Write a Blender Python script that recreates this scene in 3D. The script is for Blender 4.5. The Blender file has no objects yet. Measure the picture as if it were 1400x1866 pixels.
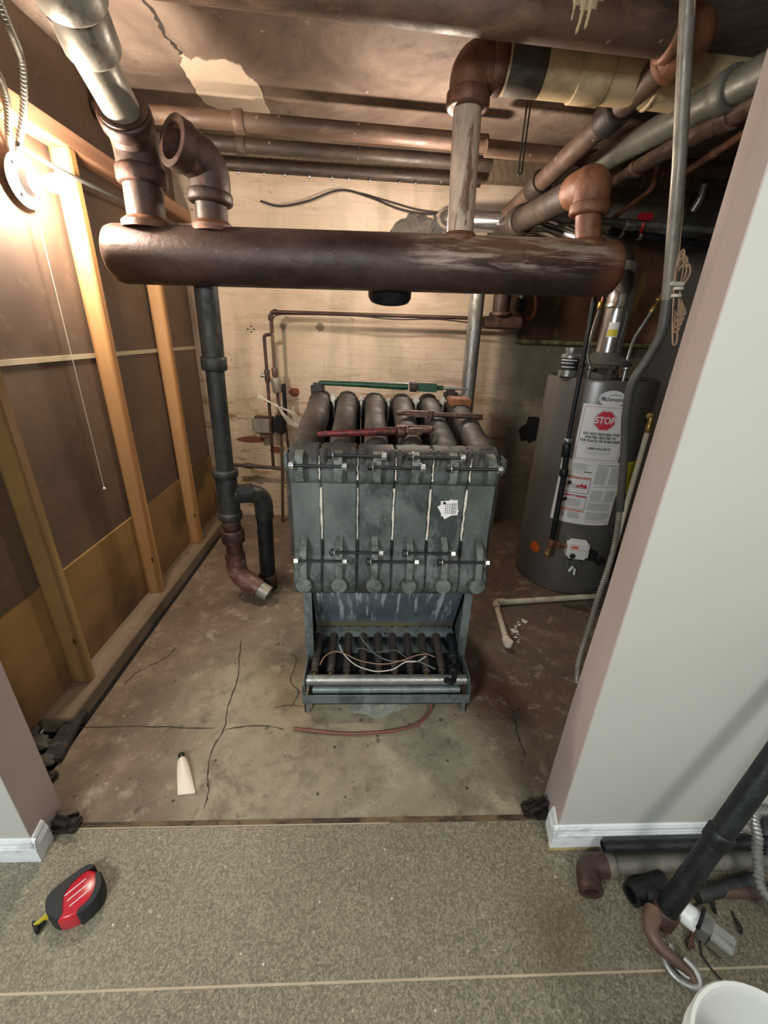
import bpy, math, random
from math import sin, cos, pi, radians, sqrt
from mathutils import Vector as V, Matrix
random.seed(7)
SC = bpy.context.scene
COL = SC.collection

# ------------------------------------------------------------------ camera
CAMH, FPX = 1.5, 758.0
_p, _r, _y = radians(23.15), radians(2.03), radians(2.88)
FWD = V((sin(_y)*cos(_p), cos(_y)*cos(_p), -sin(_p)))
_rt = V((cos(_y), -sin(_y), 0)); _up = _rt.cross(FWD)
RT = cos(_r)*_rt + sin(_r)*_up
UP = -sin(_r)*_rt + cos(_r)*_up
def at(px, py, X=None, Y=None, Z=None):
    """sight line of a photo pixel met with a real plane X=, Y= or Z="""
    d = RT*((px-700)/FPX) - UP*((py-933)/FPX) + FWD
    c = V((0, 0, CAMH))
    if X is not None: t = (X-c.x)/d.x
    elif Y is not None: t = (Y-c.y)/d.y
    else: t = (Z-c.z)/d.z
    return c + d*t
cam = bpy.data.cameras.new('camera'); camo = bpy.data.objects.new('camera', cam); COL.objects.link(camo)
cam.sensor_fit = 'VERTICAL'; cam.sensor_height = 24; cam.lens = 24*FPX/1866
cam.clip_start = .02
m3 = Matrix((RT, UP, -FWD)).transposed()
camo.matrix_world = Matrix.Translation((0, 0, CAMH)) @ m3.to_4x4()
SC.camera = camo

# ------------------------------------------------------------------ materials
def lin(c):
    if isinstance(c, str):
        c = [int(c[i:i+2], 16)/255 for i in (0, 2, 4)]
        c = [(x/12.92 if x <= .04045 else ((x+.055)/1.055)**2.4) for x in c]
    return (c[0], c[1], c[2], 1)
class NT:
    def __init__(s, name):
        s.m = bpy.data.materials.new(name); s.m.use_nodes = True
        s.t = s.m.node_tree; s.n = s.t.nodes; s.b = s.n['Principled BSDF']
        s.tc = s.n.new('ShaderNodeTexCoord').outputs['Object']
    def L(s, a, b): s.t.links.new(a, b)
    def map(s, scale=(1, 1, 1), rot=(0, 0, 0), src=None):
        m = s.n.new('ShaderNodeMapping'); m.inputs['Scale'].default_value = scale; m.inputs['Rotation'].default_value = rot
        s.L(src or s.tc, m.inputs[0]); return m.outputs[0]
    def noise(s, scale, detail=6, rough=.55, vec=None, dist=0):
        x = s.n.new('ShaderNodeTexNoise'); x.inputs['Scale'].default_value = scale
        x.inputs['Detail'].default_value = detail; x.inputs['Roughness'].default_value = rough
        x.inputs['Distortion'].default_value = dist
        s.L(vec or s.tc, x.inputs['Vector']); return x.outputs['Fac']
    def vor(s, scale, vec=None, out='Distance', rnd=1):
        x = s.n.new('ShaderNodeTexVoronoi'); x.inputs['Scale'].default_value = scale; x.inputs['Randomness'].default_value = rnd
        s.L(vec or s.tc, x.inputs['Vector']); return x.outputs[out]
    def ramp(s, fac, stops):
        r = s.n.new('ShaderNodeValToRGB'); e = r.color_ramp.elements
        while len(e) < len(stops): e.new(.5)
        for i, (p, c) in enumerate(stops):
            e[i].position = p; e[i].color = lin(c) if not isinstance(c, (int, float)) else (c, c, c, 1)
        s.L(fac, r.inputs[0]); return r.outputs[0]
    def mix(s, fac, a, b, mode='MIX'):
        x = s.n.new('ShaderNodeMix'); x.data_type = 'RGBA'; x.blend_type = mode
        for v, i in ((fac, 0), (a, 6), (b, 7)):
            if isinstance(v, (int, float)): x.inputs[i].default_value = v
            elif isinstance(v, (tuple, list, str)): x.inputs[i].default_value = lin(v)
            else: s.L(v, x.inputs[i])
        return x.outputs[2]
    def math(s, op, a, b=0, clamp=False):
        x = s.n.new('ShaderNodeMath'); x.operation = op; x.use_clamp = clamp
        for v, i in ((a, 0), (b, 1)):
            if isinstance(v, (int, float)): x.inputs[i].default_value = v
            else: s.L(v, x.inputs[i])
        return x.outputs[0]
    def rng(s, v, a, b, c=0, d=1):
        x = s.n.new('ShaderNodeMapRange'); x.interpolation_type = 'SMOOTHSTEP'
        for i, k in enumerate((a, b, c, d)): x.inputs[i+1].default_value = k
        s.L(v, x.inputs[0]); return x.outputs[0]
    def xyz(s):
        x = s.n.new('ShaderNodeSeparateXYZ'); s.L(s.tc, x.inputs[0]); return x.outputs
    def blob(s, cx, cy, r, soft, z=False):
        """distance mask round a point of the surface (x,y) or (x,z)"""
        o = s.xyz(); a = s.math('SUBTRACT', o[0], cx); b = s.math('SUBTRACT', o[2 if z else 1], cy)
        d = s.math('SQRT', s.math('ADD', s.math('MULTIPLY', a, a), s.math('MULTIPLY', b, b)))
        d = s.math('ADD', d, s.math('MULTIPLY', s.math('SUBTRACT', s.noise(5, 5), .5), r*.9))
        return s.rng(d, r-soft, r+soft, 1, 0)
    def bump(s, h, strength=.3, dist=.01, nrm=None):
        x = s.n.new('ShaderNodeBump'); x.inputs['Strength'].default_value = strength; x.inputs['Distance'].default_value = dist
        s.L(h, x.inputs['Height'])
        if nrm: s.L(nrm, x.inputs['Normal'])
        s.L(x.outputs[0], s.b.inputs['Normal']); return x.outputs[0]
    def fin(s, col=None, rough=.6, metal=0, spec=None):
        if col is not None:
            if isinstance(col, (str, tuple, list)): s.b.inputs['Base Color'].default_value = lin(col)
            else: s.L(col, s.b.inputs['Base Color'])
        if isinstance(rough, (int, float)): s.b.inputs['Roughness'].default_value = rough
        else: s.L(rough, s.b.inputs['Roughness'])
        s.b.inputs['Metallic'].default_value = metal
        if spec is not None: s.b.inputs['Specular IOR Level'].default_value = spec
        return s.m
def plain(name, c, rough=.6, metal=0, var=.25, scale=12, bump=.1):
    t = NT(name); c = lin(c)[:3]
    a = tuple(x*(1-var) for x in c); b = tuple(min(1, x*(1+var)) for x in c)
    n = t.noise(scale, 6)
    t.bump(t.noise(scale*6, 4), bump, .002)
    return t.fin(t.ramp(n, [(.3, a), (.7, b)]), rough, metal)
def grime(name, c1, c2, c3, rough=.55, metal=.2, scale=6, stretch=(1, 1, 1), th=(.52, .62), bump=.35, fleck=None):
    t = NT(name); v = t.map(stretch)
    base = t.ramp(t.noise(scale, 8, .6, v), [(.32, c1), (.68, c2)])
    mk = t.ramp(t.noise(scale*1.7, 9, .68, t.map(stretch, (.4, .9, 1.3)), .4), [(th[0], 0.), (th[1], 1.)])
    c = t.mix(mk, base, c3)
    c = t.mix(t.ramp(t.noise(scale*.9, 9, .75, t.map(stretch, (1.1, .3, .6))), [(.50, 0.), (.62, .55)]), c, tuple(x*.45 for x in lin(c1)[:3]))
    if fleck: c = t.mix(t.ramp(t.noise(scale*5, 4, .5), [(.70, 0.), (.73, 1.)]), c, fleck)
    t.bump(t.noise(scale*9, 6, .7), bump, .004)
    return t.fin(c, t.rng(t.noise(scale*2, 4), .3, .7, rough-.12, rough+.15), metal)

M = {}
def header_mat():
    t = NT('header_scale')
    c = t.ramp(t.noise(5, 9, .65, t.map((.6, 1, 1.4))), [(.3, '2c211d'), (.5, '463530'), (.72, '5f4a40')])
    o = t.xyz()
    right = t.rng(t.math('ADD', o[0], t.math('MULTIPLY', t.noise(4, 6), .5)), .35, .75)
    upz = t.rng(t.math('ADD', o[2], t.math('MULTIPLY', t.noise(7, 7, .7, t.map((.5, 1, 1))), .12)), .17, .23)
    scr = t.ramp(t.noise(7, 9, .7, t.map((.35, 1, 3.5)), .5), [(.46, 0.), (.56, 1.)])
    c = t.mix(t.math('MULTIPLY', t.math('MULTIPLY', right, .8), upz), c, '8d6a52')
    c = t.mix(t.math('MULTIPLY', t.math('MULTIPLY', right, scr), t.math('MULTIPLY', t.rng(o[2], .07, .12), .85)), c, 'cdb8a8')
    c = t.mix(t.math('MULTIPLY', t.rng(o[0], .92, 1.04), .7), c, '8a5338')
    c = t.mix(t.ramp(t.noise(22, 6, .7), [(.64, 0.), (.72, .6)]), c, '7d6558')
    t.bump(t.noise(30, 8, .7), .55, .006)
    return t.fin(c, t.rng(t.noise(8, 5), .3, .7, .3, .55), .3)
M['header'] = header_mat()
M['rust'] = grime('rusted_iron', '533529', '7d513a', '94684c', .5, .15, 9, (1, 1, 1), (.5, .7), .5)
M['rustdark'] = grime('dark_rusted_iron', '33251f', '50382e', '6e4a3a', .5, .25, 7, (1, 1, 1), (.55, .7), .45)
M['palepipe'] = grime('worn_cream_paint_on_pipe', 'a8937f', 'd0baa6', '7a5a46', .5, .05, 7, (2, 2, .5), (.54, .62), .35)
M['beige'] = grime('beige_painted_wrap', 'b89f78', 'cdb68e', '4a3c30', .6, 0, 5, (.6, 1, 1), (.62, .72), .2)
M['galv'] = grime('galvanised_steel', '8a8a86', 'a5a49e', '6d6a64', .38, .75, 14, (1, 1, .4), (.6, .7), .15)
M['galvdull'] = grime('dull_grey_painted_steel', '807a70', '969084', '665e54', .42, .3, 8, (1, 1, .5), (.58, .68), .12)
M['jacket'] = grime('galvanised_jacket_sheet', '5b6566', '808a8a', '4c5454', .42, .45, 9, (1, 1, .6), (.55, .7), .1)
def iron_mat():
    t = NT('grey_green_cast_iron'); o = t.xyz()
    c = t.ramp(t.noise(6, 9, .65, t.map((1, 1, .6))), [(.3, '3a403d'), (.52, '565d59'), (.74, '6c736e')])
    c = t.mix(t.ramp(t.noise(4.5, 9, .75, t.map((1.2, 1, .7), (.3, 0, .4)), .4), [(.52, 0.), (.60, .75)]), c, '232826')
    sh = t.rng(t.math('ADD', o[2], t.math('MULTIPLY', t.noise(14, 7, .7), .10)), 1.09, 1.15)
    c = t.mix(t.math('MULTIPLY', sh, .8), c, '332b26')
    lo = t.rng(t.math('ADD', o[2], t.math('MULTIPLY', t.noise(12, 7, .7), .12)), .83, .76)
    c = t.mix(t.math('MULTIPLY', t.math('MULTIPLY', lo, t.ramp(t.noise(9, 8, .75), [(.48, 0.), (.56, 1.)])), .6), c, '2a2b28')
    c = t.mix(t.ramp(t.noise(26, 6, .7), [(.62, 0.), (.70, .6)]), c, '838a84')
    t.bump(t.noise(60, 7, .75), .55, .004)
    return t.fin(c, .52, .1)
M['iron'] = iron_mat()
M['ironlug'] = grime('worn_cast_iron_lugs', '555a55', '757a73', '34362f', .5, .15, 16, (1, 1, 1), (.5, .66), .5)
M['irontop'] = grime('sooty_brown_cast_iron', '2a2420', '3f342d', '54453a', .62, .05, 8, (1, .4, 1), (.58, .7), .5)
M['orangerust'] = grime('orange_brown_rusted_iron', '7a4c34', '96664a', '5e3a28', .5, .1, 9, (1, 1, 1), (.56, .7), .45)
M['black'] = grime('black_iron_pipe', '16181a', '25282a', '33312e', .42, .3, 12, (1, 1, 1), (.55, .7), .3)
M['greyhose'] = plain('grey_hose', '4c4b47', .5, .1, .12)
M['rubble'] = grime('dusty_rubble', '4a4640', '645e55', '38332e', .9, 0, 18, (1, 1, 1), (.55, .7), .8)
M['bluepipe'] = grime('old_black_pipe', '262929', '3b3e3c', '4a4038', .48, .25, 10, (1, 1, .4), (.55, .7), .3)
M['redelbow'] = grime('reddish_brown_elbow', '4a2f29', '6b4238', '7d726a', .45, .2, 10, (1, 1, 1), (.54, .66), .4)
M['drab'] = grime('brown_ceiling_pipe', '4c3a30', '6a5242', '7d634f', .55, .15, 5, (.5, 1.5, 1), (.55, .7), .35, '9a8570')
M['drabdark'] = grime('dark_ceiling_pipe', '2c2420', '463a31', '584639', .55, .15, 5, (.5, 1.5, 1), (.55, .7), .35, '8a7563')
M['greenpipe'] = grime('grey_green_ceiling_pipe', '55534a', '6e6b5e', '4b4036', .5, .15, 5, (1, .6, 1), (.55, .7), .3)
M['chrome'] = plain('bright_flue_metal', 'c9cbcc', .2, .95, .06, 5, .05)
M['steel'] = plain('zinc_plated_steel', 'b9bcb6', .3, .85, .15, 30, .1)
M['brass'] = plain('tarnished_brass', 'a98c56', .38, .8, .2, 30)
M['copper'] = plain('dull_copper', '8d5f46', .4, .75, .25, 20)
M['heater'] = plain('warm_grey_enamel', '5c5955', .3, .15, .05, 3, .02)
M['heaterblack'] = plain('black_plastic', '1c1c1c', .45, 0, .1)
M['white'] = plain('white_paper', 'd9d6d3', .5, 0, .02)
M['whiteplastic'] = plain('white_plastic', 'd8d8d4', .4, 0, .04)
M['labelgrey'] = plain('grey_print', '85868a', .6, 0, .1, 60)
M['ink'] = plain('black_ink', '1b1b1d', .6, 0, .02)
M['redink'] = plain('red_ink', 'c22a3c', .5, 0, .03)
M['pinkink'] = plain('dark_red_rule', '9a4a58', .5, 0, .03)
M['orangeink'] = plain('orange_ink', 'd8674a', .5, 0, .03)
M['blueink'] = plain('dark_blue_ink', '26304a', .5, 0, .03)
M['yellow'] = plain('yellow_label', 'c9bb2c', .5, 0, .06)
M['orange'] = plain('orange_sticker', 'c25a20', .5, 0, .05)
M['redplastic'] = plain('glossy_red_plastic', 'b0202c', .25, 0, .08, 20, .02)
M['blackrubber'] = plain('black_rubber', '1d1f22', .6, 0, .2, 30)
M['yellowtape'] = plain('yellow_blade', 'd8c93a', .4, 0, .05)
M['redtool'] = grime('worn_red_tool_paint', '5c1f20', '7e2a2a', '3b2a28', .42, .35, 30, (1, 1, 1), (.5, .6), .3)
M['rusttool'] = grime('rusted_tool_steel', '3a2a24', '5c4034', '6e5040', .45, .5, 30, (1, 1, 1), (.5, .6), .4)
M['greentool'] = grime('green_tool_paint', '1c3c28', '2b5538', '3a3d33', .4, .15, 20, (1, 1, 1), (.62, .7), .2)
M['rope'] = plain('white_joint_rope', 'cfc8b8', .9, 0, .25, 90, .6)
M['wirewhite'] = plain('white_wire', 'cdc6b6', .5, 0, .1)
M['wiretan'] = plain('tan_bell_wire', 'b08f74', .5, 0, .15)
M['wireorange'] = plain('orange_wire', '94705a', .5, 0, .1)
M['wiregrey'] = plain('grey_wire', '5b6058', .5, 0, .1)
M['tubered'] = plain('reddish_rubber_tube', '6b4034', .5, 0, .2)
M['wireblack'] = plain('black_cable', '1e1815', .6, 0, .2)
M['sooty'] = grime('sooty_wrap', '3c342a', '6a5d48', '241f1a', .6, 0, 6, (.6, 1, 1), (.5, .65), .2)
M['pvc'] = grime('soiled_white_plastic_pipe', 'b9ae96', 'd0c6ae', '6b5c48', .5, 0, 12, (1, 1, 1), (.62, .7), .1)
M['cpvc'] = plain('cream_plastic_pipe', 'd8ccb8', .4, 0, .05)
M['porcelain'] = plain('white_porcelain', 'e0e0e0', .2, 0, .02)
M['debris'] = grime('dark_scrap_metal', '1f1a18', '37302c', '57504a', .55, .3, 20, (1, 1, 1), (.55, .66), .4)
M['concretechip'] = grime('grey_mortar', '5f5c50', '7b7869', '4c483e', .9, 0, 18, (1, 1, 1), (.55, .7), .8)
M['bucket'] = plain('frosted_white_plastic', 'c4c6bf', .4, 0, .05, 4)
M['crack'] = plain('dark_crack', '332a22', .95, 0, .3, 40)
M['dark'] = plain('dark_void', '0e0c0b', .95, 0, .1)
M['whitedust'] = plain('white_powder', 'cfcabf', .95, 0, .1)
M['orangeiron'] = grime('orange_rusted_cast_iron', '7a4524', '9a5c34', '5c3a24', .6, .05, 14, (1, 1, 1), (.55, .7), .5)

def wood(name, c1, c2, c3, ax=2):
    t = NT(name); v = t.map((9, 9, .55) if ax == 2 else (9, .55, 9), (0, 0, 0) if ax == 2 else (0, 0, 0))
    g = t.n.new('ShaderNodeTexWave'); g.wave_type = 'RINGS'; g.rings_direction = 'Z' if ax == 2 else 'Y'
    g.inputs['Scale'].default_value = .8; g.inputs['Distortion'].default_value = 7; g.inputs['Detail'].default_value = 3
    g.inputs['Detail Scale'].default_value = .8
    t.L(v, g.inputs['Vector'])
    c = t.ramp(g.outputs['Fac'], [(.15, c2), (.6, c1)])
    c = t.mix(t.ramp(t.noise(3, 6), [(.45, 0.), (.75, .6)]), c, c3)
    kn = t.ramp(t.vor(5.5, t.map((2, 2, .9) if ax == 2 else (2, .9, 2))), [(.05, 1.), (.10, 0.)])
    c = t.mix(kn, c, '4a2a16')
    t.bump(t.noise(40, 4, .6, t.map((3, 3, .3) if ax == 2 else (3, .3, 3))), .15, .003)
    return t.fin(c, .62)
M['stud'] = wood('pine_stud', 'b08558', '94693c', 'a0744a')
M['studshade'] = wood('shaded_dusty_pine_stud', '9a7c4c', '836640', '6d5738')  # darker olive copy of the pine, with the stud's shade in its colour
M['plate'] = wood('dusty_sill_wood', '82705e', '74634f', '5d5042', 1)
M['plateold'] = grime('soiled_brown_threshold', '4a3a28', '786346', '2c231a', .6, 0, 9, (.5, 1, 1), (.5, .6), .4)
M['pinkplate'] = wood('reddish_top_plate', 'a4785c', '92684c', '8a6048', 1)
def ply():
    t = NT('tan_plywood')
    c = t.ramp(t.noise(2.2, 8, .55, t.map((1, .6, 2))), [(.3, '7a5a34'), (.7, '96733f')])
    c = t.mix(t.rng(t.noise(1.6, 3), .52, .68), c, '5a4428')
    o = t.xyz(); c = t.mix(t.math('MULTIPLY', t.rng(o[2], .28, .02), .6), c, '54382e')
    t.bump(t.noise(30, 4), .1, .002); return t.fin(c, .7)
M['ply'] = ply()
def hardboard():
    t = NT('brown_hardboard')
    c = t.ramp(t.noise(2.5, 8, .6), [(.3, '4a3a31'), (.7, '64503f')])
    c = t.mix(t.ramp(t.noise(14, 8, .7), [(.58, 0.), (.72, .5)]), c, '7d6a55')
    t.bump(t.noise(60, 4), .15, .002); return t.fin(c, .6)
M['hardboard'] = hardboard()
M['batten'] = plain('pale_batten', 'a89a80', .6, 0, .12, 8)

def floor_mat():
    t = NT('stained_concrete')
    c = t.ramp(t.noise(2.6, 10, .62), [(.28, '6a6150'), (.5, '8a806a'), (.72, 'a59b82')])
    # rust brown staining to the right of and behind the boiler, and at the far left edge
    o = t.xyz()
    right = t.rng(t.math('ADD', o[0], t.math('MULTIPLY', t.noise(2.2, 8, .65), 1.0)), .80, 1.35)
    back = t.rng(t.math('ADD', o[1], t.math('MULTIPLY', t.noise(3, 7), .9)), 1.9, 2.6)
    left = t.rng(t.math('ADD', o[0], t.math('MULTIPLY', t.noise(2.4, 7), .9)), .05, -.45)
    c = t.mix(t.math('MULTIPLY', right, .85), c, t.ramp(t.noise(7, 9, .7), [(.3, '3e2a20'), (.55, '5d4433'), (.75, '80664f')]))
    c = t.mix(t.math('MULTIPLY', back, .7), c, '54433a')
    c = t.mix(t.math('MULTIPLY', left, .8), c, t.ramp(t.noise(6, 9, .7), [(.3, '4c3a30'), (.55, '6b5547'), (.75, '94806c')]))
    c = t.mix(t.ramp(t.noise(3.6, 9, .72, None, .5), [(.54, 0.), (.64, .65)]), c, '5a4e40')
    c = t.mix(t.math('MULTIPLY', t.blob(.60, 1.42, .20, .16), .75), c, '56301f')
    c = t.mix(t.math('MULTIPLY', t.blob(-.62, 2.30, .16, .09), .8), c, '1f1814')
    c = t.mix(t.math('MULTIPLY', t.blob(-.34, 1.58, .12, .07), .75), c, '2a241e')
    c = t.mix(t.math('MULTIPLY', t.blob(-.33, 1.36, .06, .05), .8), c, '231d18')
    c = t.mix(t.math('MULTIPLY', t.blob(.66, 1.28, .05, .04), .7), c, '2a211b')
    # ochre bloom in front of the boiler
    c = t.mix(t.math('MULTIPLY', t.blob(-.33, 1.42, .18, .12), .35), c, 'a08a62')
    # blotches, spots and fine speckle
    c = t.mix(t.ramp(t.noise(8, 9, .75, None, .3), [(.50, 0.), (.62, .55)]), c, '5d5444')
    c = t.mix(t.ramp(t.noise(11, 9, .75, t.map((1, 1, 1), (0, 0, .7))), [(.54, 0.), (.66, .5)]), c, 'a99f88')
    c = t.mix(t.ramp(t.vor(7, t.map((1.3, 1, 1), (0, 0, .5))), [(.05, .8), (.11, 0.)]), c, '4a4234')
    c = t.mix(t.ramp(t.noise(16, 6, .7), [(.60, 0.), (.70, .75)]), c, '4e463a')
    c = t.mix(t.ramp(t.vor(13), [(.05, .9), (.10, 0.)]), c, '2c261f')
    c = t.mix(t.ramp(t.noise(45, 4, .6), [(.66, 0.), (.74, .6)]), c, 'b8b09c')
    h = t.noise(22, 8, .7); t.bump(h, .45, .01)
    return t.fin(c, t.rng(t.noise(5, 5), .3, .7, .45, .8))
M['floor'] = floor_mat()
def terrazzo():
    t = NT('worn_terrazzo')
    c = t.ramp(t.noise(3, 8, .6), [(.3, '665f4e'), (.7, '7f7864')])
    o = t.xyz()
    c = t.mix(t.math('MULTIPLY', t.rng(t.math('ADD', o[0], t.noise(3, 6)), .75, 1.15), .55), c, '574c3a')
    ch = t.ramp(t.vor(210, out='Color'), [(.2, '4f4838'), (.5, '7c7562'), (.8, 'a69e88')])
    c = t.mix(.42, c, ch)
    c = t.mix(t.ramp(t.noise(240, 3, .7), [(.35, .6), (.47, 0.)]), c, '3f382c')
    c = t.mix(t.ramp(t.noise(70, 3, .6), [(.64, 0.), (.70, .6)]), c, 'b8b09a')
    c = t.mix(t.ramp(t.noise(30, 5, .7), [(.62, 0.), (.72, .8)]), c, '3e362a')
    c = t.mix(t.ramp(t.vor(14), [(.025, 1.), (.05, 0.)]), c, 'ccc6b4')
    c = t.mix(t.math('MULTIPLY', t.blob(.55, .60, .09, .09), .4), c, '5c4224')
    t.bump(t.noise(120, 4), .2, .003)
    return t.fin(c, .5)
M['terrazzo'] = terrazzo()
def brick_wall():
    t = NT('cream_painted_brick')
    v = t.map((1, 1, 1), (pi/2, 0, 0))
    b = t.n.new('ShaderNodeTexBrick'); b.inputs['Scale'].default_value = 1.0
    b.inputs['Brick Width'].default_value = .235; b.inputs['Row Height'].default_value = .082
    b.inputs['Mortar Size'].default_value = .006; b.inputs['Mortar Smooth'].default_value = .6
    dn = t.n.new('ShaderNodeTexNoise'); dn.inputs['Scale'].default_value = 6; t.L(v, dn.inputs['Vector'])
    dv = t.n.new('ShaderNodeVectorMath'); dv.operation = 'MULTIPLY_ADD'; dv.inputs[1].default_value = (.03, .03, .03)
    t.L(dn.outputs['Color'], dv.inputs[0]); t.L(v, dv.inputs[2])
    t.L(dv.outputs[0], b.inputs['Vector'])
    mort = b.outputs['Fac']
    c = t.ramp(t.noise(3, 8, .6), [(.3, 'b8a08a'), (.7, 'ceb8a2')])
    c = t.mix(t.math('MULTIPLY', mort, .05), c, '8a765c')
    c = t.mix(t.ramp(t.noise(9, 9, .75, t.map((.25, 1, 1.6))), [(.54, 0.), (.64, .35)]), c, '8f7a60')
    c = t.mix(t.ramp(t.noise(1.6, 5, .6), [(.45, 0.), (.65, .45)]), c, 'a39477')
    o = t.xyz()
    low = t.rng(o[2], 1.35, .9)
    band = t.noise(7, 9, .7, t.map((.55, 1, 1.7)))
    c = t.mix(t.math('MULTIPLY', t.ramp(band, [(.53, 0.), (.60, 1.)]), t.math('ADD', t.math('MULTIPLY', low, .7), .12)), c, '93794a')
    c = t.mix(t.math('MULTIPLY', t.ramp(t.noise(4.5, 7, .65, t.map((.5, 1, 1.6))), [(.60, 0.), (.64, 1.)]), low), c, '6b4632')
    c = t.mix(t.ramp(t.noise(13, 6, .7), [(.68, 0.), (.72, .8)]), c, '5a4a3c')
    # soft vertical discoloured runs
    c = t.mix(t.math('MULTIPLY', t.ramp(t.noise(2.6, 5, .5, t.map((2.2, 1, .35))), [(.5, 0.), (.62, 1.)]), .35), c, '8d8468')
    gr = t.rng(t.math('ADD', o[0], t.math('MULTIPLY', t.noise(3, 6), .4)), 1.18, 1.42)
    c = t.mix(t.math('MULTIPLY', gr, .8), c, t.ramp(t.noise(6, 9, .7, t.map((1.6, 1, .7))), [(.3, '4a4335'), (.55, '6d6452'), (.75, '8f866c')]))
    up = t.rng(o[2], 1.85, 1.95)
    c = t.mix(t.math('MULTIPLY', t.blob(.62, 1.98, .20, .10, z=True), .75), c, '54493e')
    h = t.math('SUBTRACT', t.math('MULTIPLY', t.noise(18, 8, .7), .7), t.math('MULTIPLY', mort, .2))
    t.bump(h, .45, .012)
    return t.fin(c, .7)
M['brick'] = brick_wall()
def ceiling_mat():
    t = NT('dirty_plaster_ceiling')
    c = t.ramp(t.noise(2.0, 10, .62, None, .6), [(.28, '4c3c33'), (.5, '725f52'), (.72, '9c8878')])
    c = t.mix(t.ramp(t.noise(5, 9, .7), [(.56, 0.), (.68, .8)]), c, '4e3f36')
    c = t.mix(t.ramp(t.noise(11, 6, .7), [(.66, 0.), (.7, .8)]), c, 'c0ae9a')
    t.bump(t.noise(9, 8, .7), .5, .015); return t.fin(c, .8)
M['ceiling'] = ceiling_mat()
M['bareplaster'] = plain('bare_plaster', 'cbb6a0', .8, 0, .06, 10, .2)
M['paint'] = plain('pale_wall_paint', 'aeada4', .6, 0, .035, 2.2, .06)
M['paintpink'] = plain('pinkish_jamb_paint', 'b09f98', .55, 0, .04, 3, .06)
M['base'] = grime('white_skirting_paint', 'ccd2d2', 'dde0de', 'a09c88', .4, 0, 14, (.4, 1, 1), (.66, .74), .05)
M['woodedge'] = plain('yellowed_wood_edge', 'b0a070', .6, 0, .15, 20)
def jpanel():
    t = NT('streaked_galvanised_panel')
    c = t.ramp(t.noise(4, 8, .6), [(.3, '4c5a66'), (.7, '7c8a90')])
    st = t.noise(12, 6, .6, t.map((3, .3, .35)))
    o = t.xyz()
    c = t.mix(t.math('MULTIPLY', t.ramp(st, [(.52, 0.), (.60, 1.)]), t.rng(o[2], .22, .36)), c, 'bcc7ca')
    c = t.mix(t.math('MULTIPLY', t.rng(t.math('ADD', o[2], t.math('MULTIPLY', t.noise(4, 4), .10)), .325, .27), .8), c, '8a7c48')
    c = t.mix(t.math('MULTIPLY', t.ramp(t.noise(3, 7, .6, None, .6), [(.5, 0.), (.62, 1.)]), .6), c, '33404e')
    t.bump(t.noise(30, 4), .1, .002)
    return t.fin(c, .38, .4)
M['jpanel'] = jpanel()
def glow(name, c, s):
    t = NT(name); t.b.inputs['Emission Color'].default_value = lin(c); t.b.inputs['Emission Strength'].default_value = s
    return t.fin(c, .3)
M['bulb'] = glow('lit_bulb_glass', 'fff0dc', 720)
def recess():
    t = NT('rusty_recess_plate')
    c = t.ramp(t.noise(3, 8, .6), [(.3, '3a2618'), (.55, '5a3e2a'), (.75, '80604a')])
    c = t.mix(t.ramp(t.noise(4, 6, .6, t.map((2.5, 1, .4))), [(.58, 0.), (.66, .6)]), c, '7a6a38')
    t.bump(t.noise(20, 6), .3, .005); return t.fin(c, .6, .1)
M['recess'] = recess()
M['moss'] = grime('green_stained_ledge', '5c5a34', '8a8458', '3b3a22', .8, 0, 14, (1, 1, 1), (.5, .6), .4)
M['greyboard'] = plain('dark_grey_board', '4a4a48', .7, 0, .12, 3)

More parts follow.
